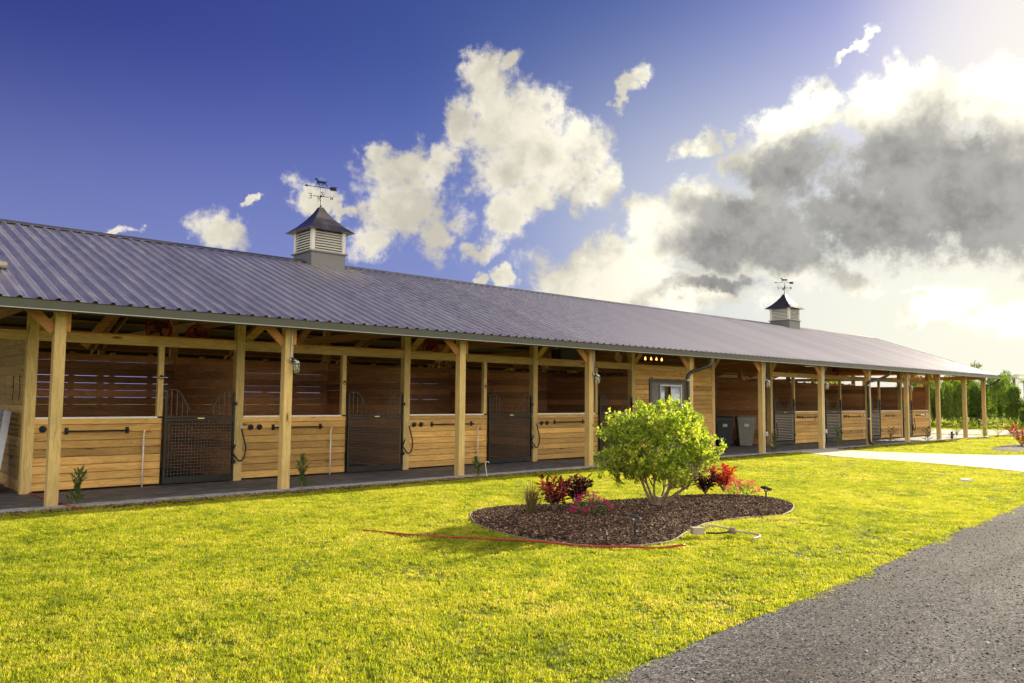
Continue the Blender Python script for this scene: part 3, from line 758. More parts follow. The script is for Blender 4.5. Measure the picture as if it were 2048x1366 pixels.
# wall of the tack room bay, full height, with a glazed door
tw = MB().box(14.682, 18.658, WY + .05, WY + .09, .02, 2.5).build('tack_room_wall', dark_x, barn)
nb = 18; h = 2.62 / nb
for k in range(nb):
    z = .04 + h * (k + .5)
    for (a, b) in (((14.702, 15.449), (17.326, 18.658)) if z < 2.28 else ((14.702, 18.658),)):
        plank(tw, 'x', b - a, h - .006, .036, wood_x, ((a + b)/2, WY + .02, z))
door = MB().box(15.590, 17.185, WY + .0, WY + .04, .03, 2.16).build('tack_room_door', grey_m, barn)
mb = MB(); mb.box(15.469, 15.580, WY - .02, WY + .05, .02, 2.27); mb.box(17.195, 17.306, WY - .02, WY + .05, .02, 2.27); mb.box(15.580, 17.195, WY - .02, WY + .05, 2.165, 2.27)
mb.build('door_frame', simple('dark_brown_paint', (.10, .085, .07), .6, 0, .1), door)
mb = MB(); X0, X1, Z0, Z1 = 15.954, 17.003, 1.02, 2.10
for a, b, c, d_ in ((X0, X0+.05, Z0, Z1), (X1-.05, X1, Z0, Z1), (X0+.05, X1-.05, Z0, Z0+.05), (X0+.05, X1-.05, Z1-.05, Z1), ((X0+X1)/2-.012, (X0+X1)/2+.012, Z0+.05, Z1-.05)):
    mb.box(a, b, WY - .03, WY - .002, c, d_)
mb.build('window_frame', white_m, door)
MB().box(X0+.05, X1-.05, WY - .012, WY - .006, Z0+.05, Z1-.05).build('window_pane', glass_m, door)
MB().box(15.631, 15.792, WY - .05, WY - .02, 1.0, 1.03).build('door_handle', steel_m, door)
# partitions and rear wall of the stalls
def partition(x, z1=2.32, y0=WY + .16, y1=5.15, mat=dark_y, top=None, nb=13):
    p_ = MB().box(x - .028, x + .028, y0, y1, 0.02, .06).build('partition_wall', mat, barn)
    h = (z1 - .06) / nb
    for k in range(nb): plank(p_, 'y', y1 - y0, h - .008, .040, mat, (x, (y0 + y1)/2, .06 + h * (k + .5)))
    return p_
lite_y = wood('partition_pine', 'y', (.66, .45, .17), (.36, .22, .07), .25)
partition(INNER[0], 2.66, mat=lite_y, nb=15)
for x in INNER[1:] + IN2: partition(x)
def backwall(x0, x1, open_rows):
    x0, x1 = WX(x0), WX(x1)
    b_ = MB()
    x = x0 + .6
    while x < x1: b_.box(x - .045, x + .045, 5.16, 5.25, .02, 2.54); x += .75
    b_ = b_.build('rear_wall', dark_x, barn)
    nb = 16; h = 2.44 / nb
    for k in range(nb):
        g = open_rows.get(k, .001)
        plank(b_, 'x', x1 - x0, h - g, .036, dark_x, ((x0+x1)/2, 5.14, .06 + h * (k + .5) - g/2))
backwall(-.15, 3.14, {8: .006, 9: .009, 10: .006, 11: .011, 12: .013, 14: .004}); backwall(3.16, 6.82, {8: .005, 10: .009, 11: .003, 13: .004})
backwall(6.84, 10.63, {9: .005, 12: .003}); backwall(10.65, 18.3, {}); backwall(21.9, 29.4, {}); backwall(29.44, 35.7, {8: .006, 9: .012, 10: .012, 11: .014, 12: .014, 13: .012})
# breezeway walls either side of the bins
aw = MB().box(18.72, 22.13, 3.80, 3.84, .02, 2.5).build('breezeway_wall', dark_x, barn)
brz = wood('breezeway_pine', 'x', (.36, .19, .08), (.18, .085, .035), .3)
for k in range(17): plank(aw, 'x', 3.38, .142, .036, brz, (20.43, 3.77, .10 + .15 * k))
# tall stall gates
barl_m = simple('worn_grey_bar', (.30, .30, .28), .4, .5, .15)
def gate(x0, x1, bars):
    x0, x1 = WX(x0), WX(x1)
    w_ = x1 - x0; fm = gate_m
    mb = MB(); r = .019
    mb.box(x0, x0 + .038, WY - .045, WY - .007, .045, 1.70); mb.box(x1 - .038, x1, WY - .045, WY - .007, .045, 1.70)
    for z in (.045, 1.17, 1.225): mb.box(x0 + .038, x1 - .038, WY - .044, WY - .008, z, z + .036)
    mb.box(x0+.038, x1-.038, WY - .040, WY - .030, .081, .16)
    g_ = mb.build('stall_gate', fm, barn)
    pts = []
    for t in np.linspace(0, 1, 25):
        u = abs(t - .5) * 2
        z = 1.33 + .405 * (np.clip((u - .22) / .50, 0, 1) ** 2 * (3 - 2 * np.clip((u - .22) / .50, 0, 1)))
        pts.append((x0 + .02 + t * (w_ - .04), WY - .026, float(z)))
    MB().tube(pts, .011, 6).build('yoke_rail', gatel_m, g_, smooth=True)
    nb = 13 if bars == 'mesh' else 15
    for k in range(1, nb):
        t = k / nb; x = x0 + .02 + t * (w_ - .04); z = float(np.interp(x, [p[0] for p in pts], [p[2] for p in pts]))
        if z - 1.26 > .09: MB().tube([(x, WY - .026, 1.262), (x, WY - .026, z)], .0075, 5).build('upright_bar', gatel_m, g_)
    mb = MB()
    if bars == 'mesh':
        n1 = int(w_ / .058)
        for k in range(1, n1): x = x0 + .03 + (w_ - .06) * k / n1; mb.box(x - .003, x + .003, WY - .031, WY - .025, .16, 1.17)
        for k in range(1, 18): z = .16 + 1.01 * k / 18; mb.box(x0 + .038, x1 - .038, WY - .025, WY - .019, z - .0035, z + .0035)
        mb.build('wire_mesh', gatel_m, g_)
    else:
        for k in range(1, 17): z = .16 + 1.01 * k / 17; MB().box(x0 + .038, x1 - .038, WY - .034, WY - .018, z - .010, z + .010).build('cross_bar', barl_m, g_)
    MB().box((x0+x1)/2 - .06, (x0+x1)/2 + .06, WY - .062, WY - .045, 1.205, 1.225).build('name_plate', brass_m, g_)
    mb = MB()
    for z in (.35, 1.45): mb.box(x1 - .03, x1 + .03, WY - .06, WY - .046, z, z + .07)
    mb.build('hinge', iron_m, g_)
for a, b in ((1.83, 3.06), (5.39, 6.73), (9.12, 10.50), (12.98, 14.34)): gate(a, b, 'mesh')
for a, b in ((21.93, 23.32), (25.66, 26.89), (29.52, 30.40), (32.72, 33.67)): gate(a, b, 'bars')
# the mulch-side end wall of the last stall
ew = MB().box(36.22, 36.28, WY + .15, 5.3, 0.02, .1).build('end_wall', wood_y, barn)
for k in range(15): plank(ew, 'y', 3.7, .148, .036, wood_y, (36.38, 3.6, .12 + .155 * k))

# ================================================================== downspouts
def downspout(name, label, pts):
    pts = [(a, b, c * ZS) for a, b, c in pts]
    t = thing('downspout', label, 'downspout', pts[0], 0, 'downspouts on the barn front')
    base = Vector(pts[0]); q = smoothpoly(pts, 5, False)
    MB().tube([Vector(p) - base for p in q], .048, 10).build('pipe', trim2_m, t, smooth=True)
    mb = MB()
    for z in (1.9, .9): mb.box(-.07, .07, -.05, .07, 0, .03) if False else None
    ring = [p for p in q]
    for zz in (2.1, 1.0):
        k = min(range(len(ring)), key=lambda i: abs(ring[i][2] - zz)); p = Vector(ring[k]) - base
        if abs(ring[k][2] - zz) < .2: MB().lathe((p.x, p.y, p.z), [(.053, -.02), (.055, 0), (.053, .02)], 10).build('strap', steel_m, t)
trim2_m = simple('dark_downspout', (.05, .055, .05), .3, .5, .1)
downspout('d', 'dark curved downspout dropping from the gutter behind the round bush', [(15.32, -.46, 2.81), (15.28, -.44, 2.60), (14.95, -.2, 2.45), (14.78, -.11, 2.30), (14.77, -.11, 2.0), (14.77, -.11, 1), (14.77, -.11, .12)])
downspout('d', 'dark downspout with long elbow at the foot, near the far stalls', [(26.6, -.46, 2.81), (26.6, -.44, 2.66), (26.25, -.2, 2.46), (25.72, -.12, 2.36), (25.62, -.12, 2.15), (25.62, -.12, 1.2), (25.62, -.12, .25), (25.75, -.14, .10), (26.1, -.2, .04), (26.35, -.22, .035)])
downspout('d', 'short dark downspout elbow at the far end corner of the gutter', [(38.75, -.46, 2.81), (38.75, -.42, 2.70), (38.5, -.2, 2.50), (38.20, -.0, 2.40), (38.175, .02, 2.2), (38.175, .02, 1.0), (38.175, .02, .1)])

# ================================================================== cupolas
def letter(ch, s=.075, mirror=False):
    S = {'E': [((0, 0), (0, 2)), ((0, 0), (1.1, 0)), ((0, 1), (.9, 1)), ((0, 2), (1.1, 2))],
         'W': [((0, 2), (.35, 0)), ((.35, 0), (.7, 1.3)), ((.7, 1.3), (1.05, 0)), ((1.05, 0), (1.4, 2))],
         'S': [((1.1, 1.8), (.6, 2)), ((.6, 2), (.1, 1.7)), ((.1, 1.7), (.2, 1.15)), ((.2, 1.15), (.95, .85)), ((.95, .85), (1.1, .35)), ((1.1, .35), (.6, 0)), ((.6, 0), (0, .2))],
         'N': [((0, 0), (0, 2)), ((0, 2), (1.1, 0)), ((1.1, 0), (1.1, 2))]}[ch]
    mb = MB(); w_ = 1.4 if ch == 'W' else 1.1
    for a, b in S:
        ax, bx = ((w_ - a[0]), (w_ - b[0])) if mirror else (a[0], b[0])
        mb.beam(((ax - w_/2) * s, 0, a[1] * s), ((bx - w_/2) * s, 0, b[1] * s), .012, .018, (0, 1, 0))
    return mb
HORSE = [(-.205,.215),(-.19,.235),(-.165,.245),(-.155,.268),(-.145,.25),(-.125,.235),(-.10,.20),(-.06,.175),(0,.168),(.06,.176),(.10,.168),(.13,.178),(.18,.172),(.215,.18),(.19,.158),(.145,.155),(.125,.145),(.13,.115),(.155,.085),(.165,.055),(.195,.02),(.205,-.005),(.19,.0),(.175,.028),(.145,.055),(.125,.08),(.10,.10),(.085,.085),(.06,.06),(.035,.045),(.01,.035),(-.005,.045),(.02,.06),(.045,.08),(.05,.105),(0,.098),(-.05,.102),(-.065,.085),(-.04,.055),(-.05,.035),(-.075,.03),(-.078,.042),(-.06,.05),(-.085,.085),(-.10,.09),(-.125,.06),(-.14,.03),(-.15,.0),(-.165,-.002),(-.155,.035),(-.14,.075),(-.125,.10),(-.125,.14),(-.14,.18),(-.155,.205),(-.18,.20)]
def tri_extrude(poly, t, parent, name, mat, loc):
    import bmesh
    bm = bmesh.new(); vs_ = [bm.verts.new((x, -t/2, z)) for x, z in poly]; f = bm.faces.new(vs_)
    r_ = bmesh.ops.extrude_face_region(bm, geom=[f]); bmesh.ops.translate(bm, vec=(0, t, 0), verts=[e for e in r_['geom'] if isinstance(e, bmesh.types.BMVert)])
    bmesh.ops.triangulate(bm, faces=bm.faces[:]); bmesh.ops.recalc_face_normals(bm, faces=bm.faces[:])
    me = bpy.data.meshes.new(name); bm.to_mesh(me); bm.free(); me.materials.append(mat)
    return link(name, me, parent, loc)
def cupola(x, y, label, turn, letters, first):
    hw = .47; z0 = zroof(y) - .35
    t = thing('cupola', label, 'cupola', (x, y, 0), 0, 'cupolas on the barn ridge'); t.scale = (1, 1, ZS)
    b1 = 5.36
    MB().box(-hw, hw, -hw, hw, z0, b1).build('skirt', grey_m, t)
    MB().box(-hw-.05, hw+.05, -hw-.05, hw+.05, b1, b1+.035).build('moulding', grey_m, t)
    MB().box(-hw+.07, hw-.07, -hw+.07, hw-.07, b1+.035, 5.93).build('core', simple('louvre_dark_inside', (.03, .03, .03), .9), t)
    for sx_ in (-1, 1):
        for sy_ in (-1, 1):
            MB().cbox((sx_*(hw-.045), sy_*(hw-.045), (b1+.035+5.955)/2), (.09, .09, 5.955-b1-.035)).build('corner_trim', louv_m, t)
    n_ = 8; zb = b1 + .04; st = (5.94 - zb) / n_
    a = hw - .09
    def slat(rz):
        mb = MB(); i = 0
        mb.extr([(.030, -.030), (.036, -.022), (-.012, .026), (-.018, .020)], (-a, 0, 0), (a, 0, 0)); return mb.mesh('louvre_slat', louv_m)
    sm = slat(0)
    for k in range(n_):
        for q in range(4):
            ang = q * math.pi / 2
            # local profile leans outward at the bottom
            link('louvre_slat', sm, t, ((hw-.035) * math.sin(ang), -(hw-.035) * math.cos(ang), zb + st * (k + .5)), (0, 0, ang + (0)))
    # flared pyramid roof
    mb = MB(); lv = [(hw + .175, 5.95), (hw + .13, 5.985), (.43, 6.13), (.27, 6.31), (.13, 6.51), (.055, 6.655)]
    for r_, z in lv: mb.v += [(-r_, -r_, z), (r_, -r_, z), (r_, r_, z), (-r_, r_, z)]
    for k in range(len(lv)-1):
        for j in range(4): mb.f.append((4*k+j, 4*k+(j+1) % 4, 4*k+4+(j+1) % 4, 4*k+4+j))
    mb.f += [(3, 2, 1, 0), tuple(range(4*len(lv)-4, 4*len(lv)))]
    mb.build('cupola_roof', copper_m, t)
    # weathervane
    vane = MB().tube([(0, 0, 6.64), (0, 0, 7.20)], .011, 6).build('weathervane', iron_m, t)
    MB().lathe((0, 0, 6.70), [(.005, -.03), (.03, 0), (.005, .03)], 8).build('ball', iron_m, vane)
    MB().lathe((0, 0, 6.96), [(.008, -.03), (.035, 0), (.008, .03)], 8).build('hub', iron_m, vane)
    ca = turn
    for k, ch in enumerate(letters):
        ang = ca + k * math.pi/2; dx, dy = math.cos(ang), math.sin(ang)
        MB().tube([(0, 0, 6.96), (dx*.20, dy*.20, 6.96)], .009, 5).build('direction_arm', iron_m, vane)
        letter(ch, .062, mirror=(first and ch == 'E')).build('letter', iron_m, vane, loc=(dx*.27, dy*.27, 6.89), rot=(0, 0, -.5))
    aa = turn + math.pi; dx, dy = math.cos(aa), math.sin(aa)
    mb = MB(); mb.tube([(dx*.38, dy*.38, 7.22), (-dx*.33, -dy*.33, 7.195)], .009, 6); mb.build('arrow_shaft', iron_m, vane)
    tri_extrude([(-.07, 0), (.02, .035), (.02, -.035)], .012, vane, 'arrow_head', iron_m, (dx*.36, dy*.36, 7.22)).rotation_euler = (0, 0, turn)
    tri_extrude([(-.10, 0), (-.06, .05), (.11, .05), (.07, 0), (.11, -.05), (-.06, -.05)], .012, vane, 'arrow_tail', iron_m, (-dx*.30, -dy*.30, 7.195)).rotation_euler = (0, 0, turn)
    ho = tri_extrude(HORSE, .014, vane, 'running_horse', iron_m, (0, 0, 7.225)); ho.rotation_euler = (0, 0, turn); ho.scale = (.86,)*3
    return t
cupola(6.955, RY, 'near louvred cupola with copper-brown roof and running horse weathervane', -.35, 'WNES', True)
cupola(30.13, RY, 'distant smaller-looking louvred cupola with horse weathervane against bright cloud', -.9, 'NWSE', False)
# roof vent at the left
vt = thing('roof_vent', 'small metal vent hood on the near left roof slope', 'roof vent', (-.62, 1.2, zroof(1.2) * ZS))
MB().box(-.3, .14, -.2, .28, .0, .03).build('flashing', ridge_m, vt); MB().box(-.28, .12, -.18, -.02, .03, .09).build('hood', simple('vent_hood', (.4, .36, .25), .5, .3), vt)

# ================================================================== lamps, outlets, conduits
def jar_lamp(x, z, y, label, conduit_top=2.84):
    z *= ZS; conduit_top *= ZS
    t = thing('porch_lamp', label, 'wall lamp', (x, y, z), 0, 'jar lamps on the porch posts')
    MB().lathe((0, 0, 0), [(.052, -.0), (.055, -.02), (.05, -.045), (.03, -.05)], 12, 'y').build('junction_box', steel_m, t, smooth=True)
    MB().tube([(.0, -.04, 0), (.04, -.075, -.005), (.055, -.08, -.03)], .022, 8).build('bracket', steel_m, t, smooth=True)
    MB().lathe((.055, -.08, -.06), [(.03, .05), (.052, .035), (.054, 0)], 12).build('hood', steel_m, t, smooth=True)
    MB().lathe((.055, -.08, -.06), [(.042, 0), (.044, -.09), (.036, -.135), (.012, -.155)], 12).build('glass_jar', jar_m, t, smooth=True)
    MB().lathe((.055, -.08, -.06), [(.012, 0), (.022, -.03), (.026, -.065), (.012, -.09)], 8).build('bulb', white_m, t, smooth=True)
    mb = MB()
    for k in range(6):
        a = k * math.pi / 3; c, s_ = math.cos(a), math.sin(a)
        mb.tube([(.055 + .052*c, -.08 + .052*s_, -.06), (.055 + .052*c, -.08 + .052*s_, -.16), (.055 + .03*c, -.08 + .03*s_, -.215), (.055, -.08, -.228)], .0035, 4)
    pts = [(.055 + .053*math.cos(a), -.08 + .053*math.sin(a), -.12) for a in np.linspace(0, 6.283, 13)]; mb.tube(pts, .0035, 4)
    mb.build('wire_cage', steel_m, t)
    MB().tube([(-.01, -.013, .05), (-.01, -.013, conduit_top - z)], .0105, 6).build('conduit', steel_m, t)
    return t
jar_lamp(3.485, 2.27, -.075, 'near jar lamp in a wire cage on the second porch post')
jar_lamp(11.09, 2.24, -.075, 'jar lamp on the fourth porch post, just left of the round bush')
l_ = jar_lamp(18.70, 2.27, -.075, 'jar lamp on the post beside the wheeled bins')
jar_lamp(22.40, 2.27, -.075, 'jar lamp on the post at the start of the pale path')
jar_lamp(29.33, 2.27, -.075, 'farthest jar lamp, beyond the long downspout')
def outlet(x, y, z, label):
    z *= ZS
    t = thing('outlet_box', label, 'outlet', (x, y, z), 0, 'outlets on the porch posts')
    MB().box(-.05, .05, -.045, 0, -.07, .07).build('box', steel_m, t)
    MB().lathe((0, -.046, 0), [(.052, 0), (.05, -.02), (.035, -.03)], 14, 'y').build('cover', plate_m, t, smooth=True).scale = (1, 1, 1.35)
    MB().tube([(-.06, -.012, -z + .02), (-.06, -.012, 2.84 * ZS - z)], .013, 6).build('conduit', pvc_m, t)
outlet(18.70, -.074, .60, 'white covered outlet low on the post beside the wheeled bins')
outlet(22.40, -.074, .60, 'white covered outlet low on the post at the start of the pale path')

# ================================================================== wall hardware
def bar(x0, x1, label):
    x0, x1 = WX(x0), WX(x1)
    t = thing('blanket_bar', label, 'blanket bar', ((x0+x1)/2, WY - .0, 1.02 * ZS), 0, 'blanket bars on the stall fronts')
    h = (x1 - x0) / 2
    MB().tube([(-h, -.085, 0), (h, -.085, 0)], .012, 8).build('rod', iron_m, t, smooth=True)
    for s_ in (-1, 1):
        b = MB().box(s_*h - .028, s_*h + .028, -.006, .0, -.055, .055).build('bracket', iron_m, t)
        MB().box(s_*h - .012, s_*h + .012, -.10, -.006, -.012, .012).build('arm', iron_m, b)
bar(.35, 1.25, 'black blanket bar on the nearest stall front, beside the white riser with orange handle')
bar(3.82, 4.80, 'black blanket bar on the second stall front, passing behind the second post')
bar(7.50, 8.62, 'black blanket bar on the third stall front, passing behind the third post')
bar(11.32, 12.36, 'black blanket bar on the fourth stall front, left of the bush')
bar(23.95, 24.9, 'black blanket bar on the first stall front right of the wheeled bins')
bar(27.55, 28.5, 'black blanket bar on the stall front behind the long downspout')
bar(31.0, 31.8, 'black blanket bar on the last stall front but one')
bar(34.2, 34.9, 'black blanket bar on the farthest stall front')
def hook(x, z, label, grp='round hooks on the stall fronts'):
    t = thing('tack_hook', label, 'hook', (WX(x), WY, z * ZS), 0, grp)
    MB().lathe((0, 0, 0), [(.055, 0), (.055, -.008), (.03, -.014)], 14, 'y').build('plate', iron_m, t)
    MB().tube([(0, -.012, .01), (0, -.06, .0), (0, -.085, .02), (0, -.08, .045)], .008, 6).build('prong', iron_m, t)
hook(.02, 1.06, 'single round black hook left of the first porch post')
for x, s_ in ((3.38, 'left'), (3.55, 'right')): hook(x, 1.03, s_ + ' one of the two round hooks on the second stall front')
for x, s_ in ((7.03, 'left'), (7.21, 'right')): hook(x, 1.02, s_ + ' one of the two round hooks on the third stall front')
for x, s_ in ((10.86, 'left'), (11.05, 'right')): hook(x, 1.0, s_ + ' one of the two round hooks on the fourth stall front')
for x, s_ in ((23.6, 'left'), (23.76, 'right')): hook(x, 1.03, s_ + ' one of the two hooks on the stall front next to the wheeled bins')
for x, s_ in ((27.2, 'left'), (27.36, 'right')): hook(x, 1.03, s_ + ' one of the two hooks on the stall front behind the long downspout')
def ring(x, z, label):
    t = thing('tie_ring', label, 'ring', (WX(x), WY - .002, z * ZS), 0, 'tie rings on the jambs')
    MB().lathe((0, 0, 0), [(.02, 0), (.02, -.012)], 10, 'y').build('plate', iron_m, t)
    MB().tube([(.03*math.sin(a), -.018, -.028 - .03*math.cos(a)) for a in np.linspace(0, 6.283, 13)], .005, 5).build('ring', iron_m, t)
ring(1.76, 1.98, 'tie ring on the jamb left of the nearest gate'); ring(5.31, 1.96, 'tie ring on the jamb left of the second gate'); ring(9.03, 1.94, 'tie ring on the jamb left of the third gate')
def riser(x, h, label):
    t = thing('water_riser', label, 'water pipe', (WX(x), WY - .06, .018), 0, 'white water risers by the gates')
    MB().tube([(0, 0, 0), (0, 0, h)], .0125, 8).build('pipe', pvc_m, t, smooth=True)
    for z in (h * .35, h * .72): MB().box(-.022, .022, -.008, .06, z, z + .012).build('pipe_clip', steel_m, t)
    MB().tube([(0, 0, h), (0, 0, h+.045), (0, -.035, h+.045)], .016, 8).build('valve', brass_m, t)
    MB().tube([(.0, 0, h+.03), (.11, -.01, h+.025)], .009, 6).build('handle', orange_m, t)
riser(1.50, .90, 'white water riser with orange handle on the nearest stall front')
riser(5.0, .88, 'white water riser with orange handle on the second stall front')
riser(8.77, .86, 'white water riser behind the third porch post')
riser(28.75, .52, 'thin riser with a tap on the stall front behind the long downspout')
riser(32.2, .5, 'thin riser low on the last stall front but one')
def lead(x, z, label, dx=.0, w=.16, drop=.55, col=None):
    t = thing('lead_rope', label, 'tie strap', (WX(x), WY - .07, z * ZS), 0, 'straps hanging by the gates')
    pts = [(w*.5 + dx, 0, 0), (w*.75 + dx, -.01, -.16), (w + dx, -.02, -.34), (w*.8 + dx, -.02, -drop + .02), (w*.25 + dx, -.015, -drop - .02), (-w*.35 + dx, -.0, -drop + .1), (-w*.5 + dx, 0, -.42), (-w*.15 + dx, 0, -.28)]
    q = smoothpoly(pts, 5, False)
    MB().tube(q, .015, 7).build('strap', col or rubber_m, t, smooth=True)
    for p in (pts[0], pts[-1]):
        MB().tube([(p[0] + .022*math.sin(a), p[1] - .005, p[2] + .03 + .028*math.cos(a)) for a in np.linspace(0, 6.283, 11)], .006, 5).build('snap', steel_m, t)
    MB().tube([(pts[0][0], .06, .07), (pts[0][0], -.01, .06), (pts[0][0], -.012, .03)], .006, 5).build('eye_bolt', steel_m, t)
lead(3.10, 1.0, 'black tie strap with snaps beside the nearest gate')
lead(6.78, .99, 'black tie strap with snaps beside the second gate')
lead(10.55, .98, 'black tie strap with snaps beside the third gate')
lead(21.9, .86, 'black tie strap hanging by the gate next to the wheeled bins')
lead(33.70, .90, 'black tie strap by the farthest gate', w=.12)
for x, s_ in ((25.15, 'white looped rope on the stall front next to the wheeled bins'), (28.9, 'white looped rope on the stall front behind the long downspout'), (35.3, 'white looped rope on the farthest stall front')):
    t = thing('rope_loop', s_, 'rope', (WX(x), WY - .03, .96), 0, 'white ropes on the far stall fronts')
    q = smoothpoly([(-.35, 0, .02), (-.12, -.02, -.06), (0, -.02, .05), (.06, -.02, -.3), (.16, -.02, -.6), (.14, -.02, -.78)], 5, False)
    MB().tube(q, .010, 6).build('rope', rope_m, t, smooth=True)
    MB().lathe((0, -.0, .05), [(.05, 0), (.05, -.02)], 10, 'y').build('hook_plate', white_m, t)

# ================================================================== wheeled bins
def wheelie(x, y, mat, label, rz, h=.98):
    t = thing('wheeled_bin', label, 'bin', (*gp(x, y), .02), rz)
    mb = MB()
    for (w_, d_, z) in ((.20, .22, .03), (.285, .33, h - .10), (.30, .345, h - .10), (.30, .345, h - .05)): mb.v += [(-w_, -d_, z), (w_, -d_, z), (w_, d_, z), (-w_, d_, z)]
    for k in range(3):
        for j in range(4): mb.f.append((4*k+j, 4*k+(j+1) % 4, 4*k+4+(j+1) % 4, 4*k+4+j))
    mb.f += [(3, 2, 1, 0), (12, 13, 14, 15)]
    mb.build('body', mat, t)
    mb = MB()
    for (w_, d_, z) in ((.31, .36, h - .05), (.31, .36, h - .02), (.25, .30, h + .035)): mb.v += [(-w_, -d_, z), (w_, -d_, z), (w_, d_, z), (-w_, d_, z)]
    for k in range(2):
        for j in range(4): mb.f.append((4*k+j, 4*k+(j+1) % 4, 4*k+4+(j+1) % 4, 4*k+4+j))
    mb.f += [(3, 2, 1, 0), (8, 9, 10, 11)]
    mb.build('lid', mat, t)
    MB().tube([(-.24, .38, h - .06), (-.24, .44, h - .03), (.24, .44, h - .03), (.24, .38, h - .06)], .016, 6).build('handle', mat, t)
    for s_ in (-1, 1): MB().lathe((s_ * .25, .22, .125), [(.05, -.035), (.125, -.03), (.125, .03), (.05, .035)], 16, 'x').build('wheel', rubber_m, t)
    MB().box(-.07, .07, -.325, -.312, h - .32, h - .22).build('label_plate', simple('pale_sticker', (.5, .5, .48), .6), t)
wheelie(19.95, 2.25, bin1_m, 'black wheeled bin against the breezeway wall, left of the grey bin', -.95)
wheelie(20.72, 1.95, bin2_m, 'grey-green wheeled bin standing right of the black one', -.85)

# ================================================================== fans, crate, box, chandelier above the stalls
def fan(x, y, z, r_, label, rz=0.):
    t = thing('stall_fan', label, 'fan', (x, y, z), rz, 'red round fans under the barn roof')
    mb = MB()
    for rr in (1, .8, .6, .4): mb.tube([(r_*rr*math.cos(a), -.05*(1-rr*.3), r_*rr*math.sin(a)) for a in np.linspace(0, 6.283, 25)], .012 if rr == 1 else .006, 5, cap=False)
    for k in range(16): a = k * math.pi / 8; mb.tube([(r_*.15*math.cos(a), -.05, r_*.15*math.sin(a)), (r_*math.cos(a), -.035, r_*math.sin(a))], .005, 4)
    mb.build('guard', redfan_m, t)
    MB().lathe((0, 0, 0), [(r_*1.02, -.03), (r_*1.04, .03), (r_*.98, .08)], 24, 'y').build('shroud', redfan_m, t) if False else None
    mb = MB(); mb.tube([(r_*1.02*math.cos(a), .04, r_*1.02*math.sin(a)) for a in np.linspace(0, 6.283, 25)], .02, 6, cap=False); mb.build('rim', redfan_m, t)
    MB().lathe((0, .02, 0), [(.05, -.05), (.07, 0), (.06, .12)], 12, 'y').build('motor', iron_m, t)
    for k in range(4):
        a = k * math.pi/2 + .4
        MB().quadv((.05*math.cos(a), .0, .05*math.sin(a)), (r_*.85*math.cos(a-.25), .0, r_*.85*math.sin(a-.25)), (r_*.85*math.cos(a+.25), .04, r_*.85*math.sin(a+.25)), (.05*math.cos(a+.6), .02, .05*math.sin(a+.6))).build('blade', iron_m, t)
    MB().tube([(0, .06, r_*1.0), (0, .06, zroof(y) * ZS - z - .12)], .012, 5).build('hanger', iron_m, t)
fan(2.45, 3.4, 2.83, .23, 'red round fan above the nearest stall, left of its twin')
fan(3.2, 3.4, 2.76, .2, 'red round fan above the nearest gate, right of its twin')
fan(8.95, 3.4, 2.8, .2, 'red round fan above the third stall')
fan(28.9, 2.6, 2.82, .2, 'red round fan under the far roof near the long downspout')
t = thing('storage_crate', 'dark slatted crate on the beam above the fourth stall', 'crate', (12.25, WY + .14, 2.58))
MB().box(-.34, .34, -.06, .28, 0, .27).build('body', crate_m, t)
for k in range(4): MB().box(-.35, .35, -.075, -.062, .02 + .065*k, .06 + .065*k).build('slat', crate_m, t)
t = thing('cardboard_box', 'tilted cardboard box on the beam above the fourth gate', 'box', (14.15, WY + .2, 2.6))
MB().box(-.2, .2, -.13, .13, 0, .26).build('carton', card_m, t, rot=(0, .35, .2)); MB().box(-.2, .2, -.02, .02, .262, .268).build('tape', beige_m, t, rot=(0, .35, .2))
t = thing('chandelier', 'small chandelier with four lit orange bulbs above the tack room wall', 'chandelier', (16.5, 2.45, 2.735))
MB().tube([(.42*math.cos(a), .42*math.sin(a)*.5, 0) for a in np.linspace(0, 6.283, 21)], .012, 5, cap=False).build('ring', iron_m, t)
MB().tube([(0, 0, 0), (0, 0, .7)], .008, 5).build('rod', iron_m, t)
for xk in (-.40, -.12, .14, .40): MB().lathe((xk, -.1, 0), [(.006, .0), (.028, .03), (.022, .07), (.003, .11)], 8).build('bulb', flame_m, t)
# leaning ramp at far left
t = thing('metal_ramp', 'grey ribbed metal ramp leaning on the plank wall at the far left', 'ramp', (-.12, 2.1, .02), 0)
A_, B_ = Vector((-.26, -.10, 0)), Vector((-.05, .2, 1.27)); B2 = Vector((.26, 1.1, 0))
for off in ((0, 0, 0), (.10, .9, 0)):
    o_ = Vector(off); MB().beam(A_ + o_, B_ + o_, .05, .10, (1, 0, .2)).build('side_rail', alu_m, t)
for k in range(15):
    f_ = (k + .5) / 15; p = A_.lerp(B_, f_); MB().beam(p + Vector((0, .02, 0)), p + Vector((.10, .88, 0)), .035, .055, (0, 0, 1)).build('rung', alu_m, t)
# hooks with cords on the left partition
t = thing('hanging_cord', 'two thin dark cords hanging from hooks on the plank wall at far left', 'cord', (-.01, 2.1, 1.82))
for dy in (.05, .55):
    MB().tube(smoothpoly([(-.02, dy, .0), (-.05, dy+.02, .03), (-.03, dy+.06, -.1), (-.04, dy+.02, -.28), (-.03, dy+.10, -.36)], 4, False), .006, 5).build('cord', iron_m, t)

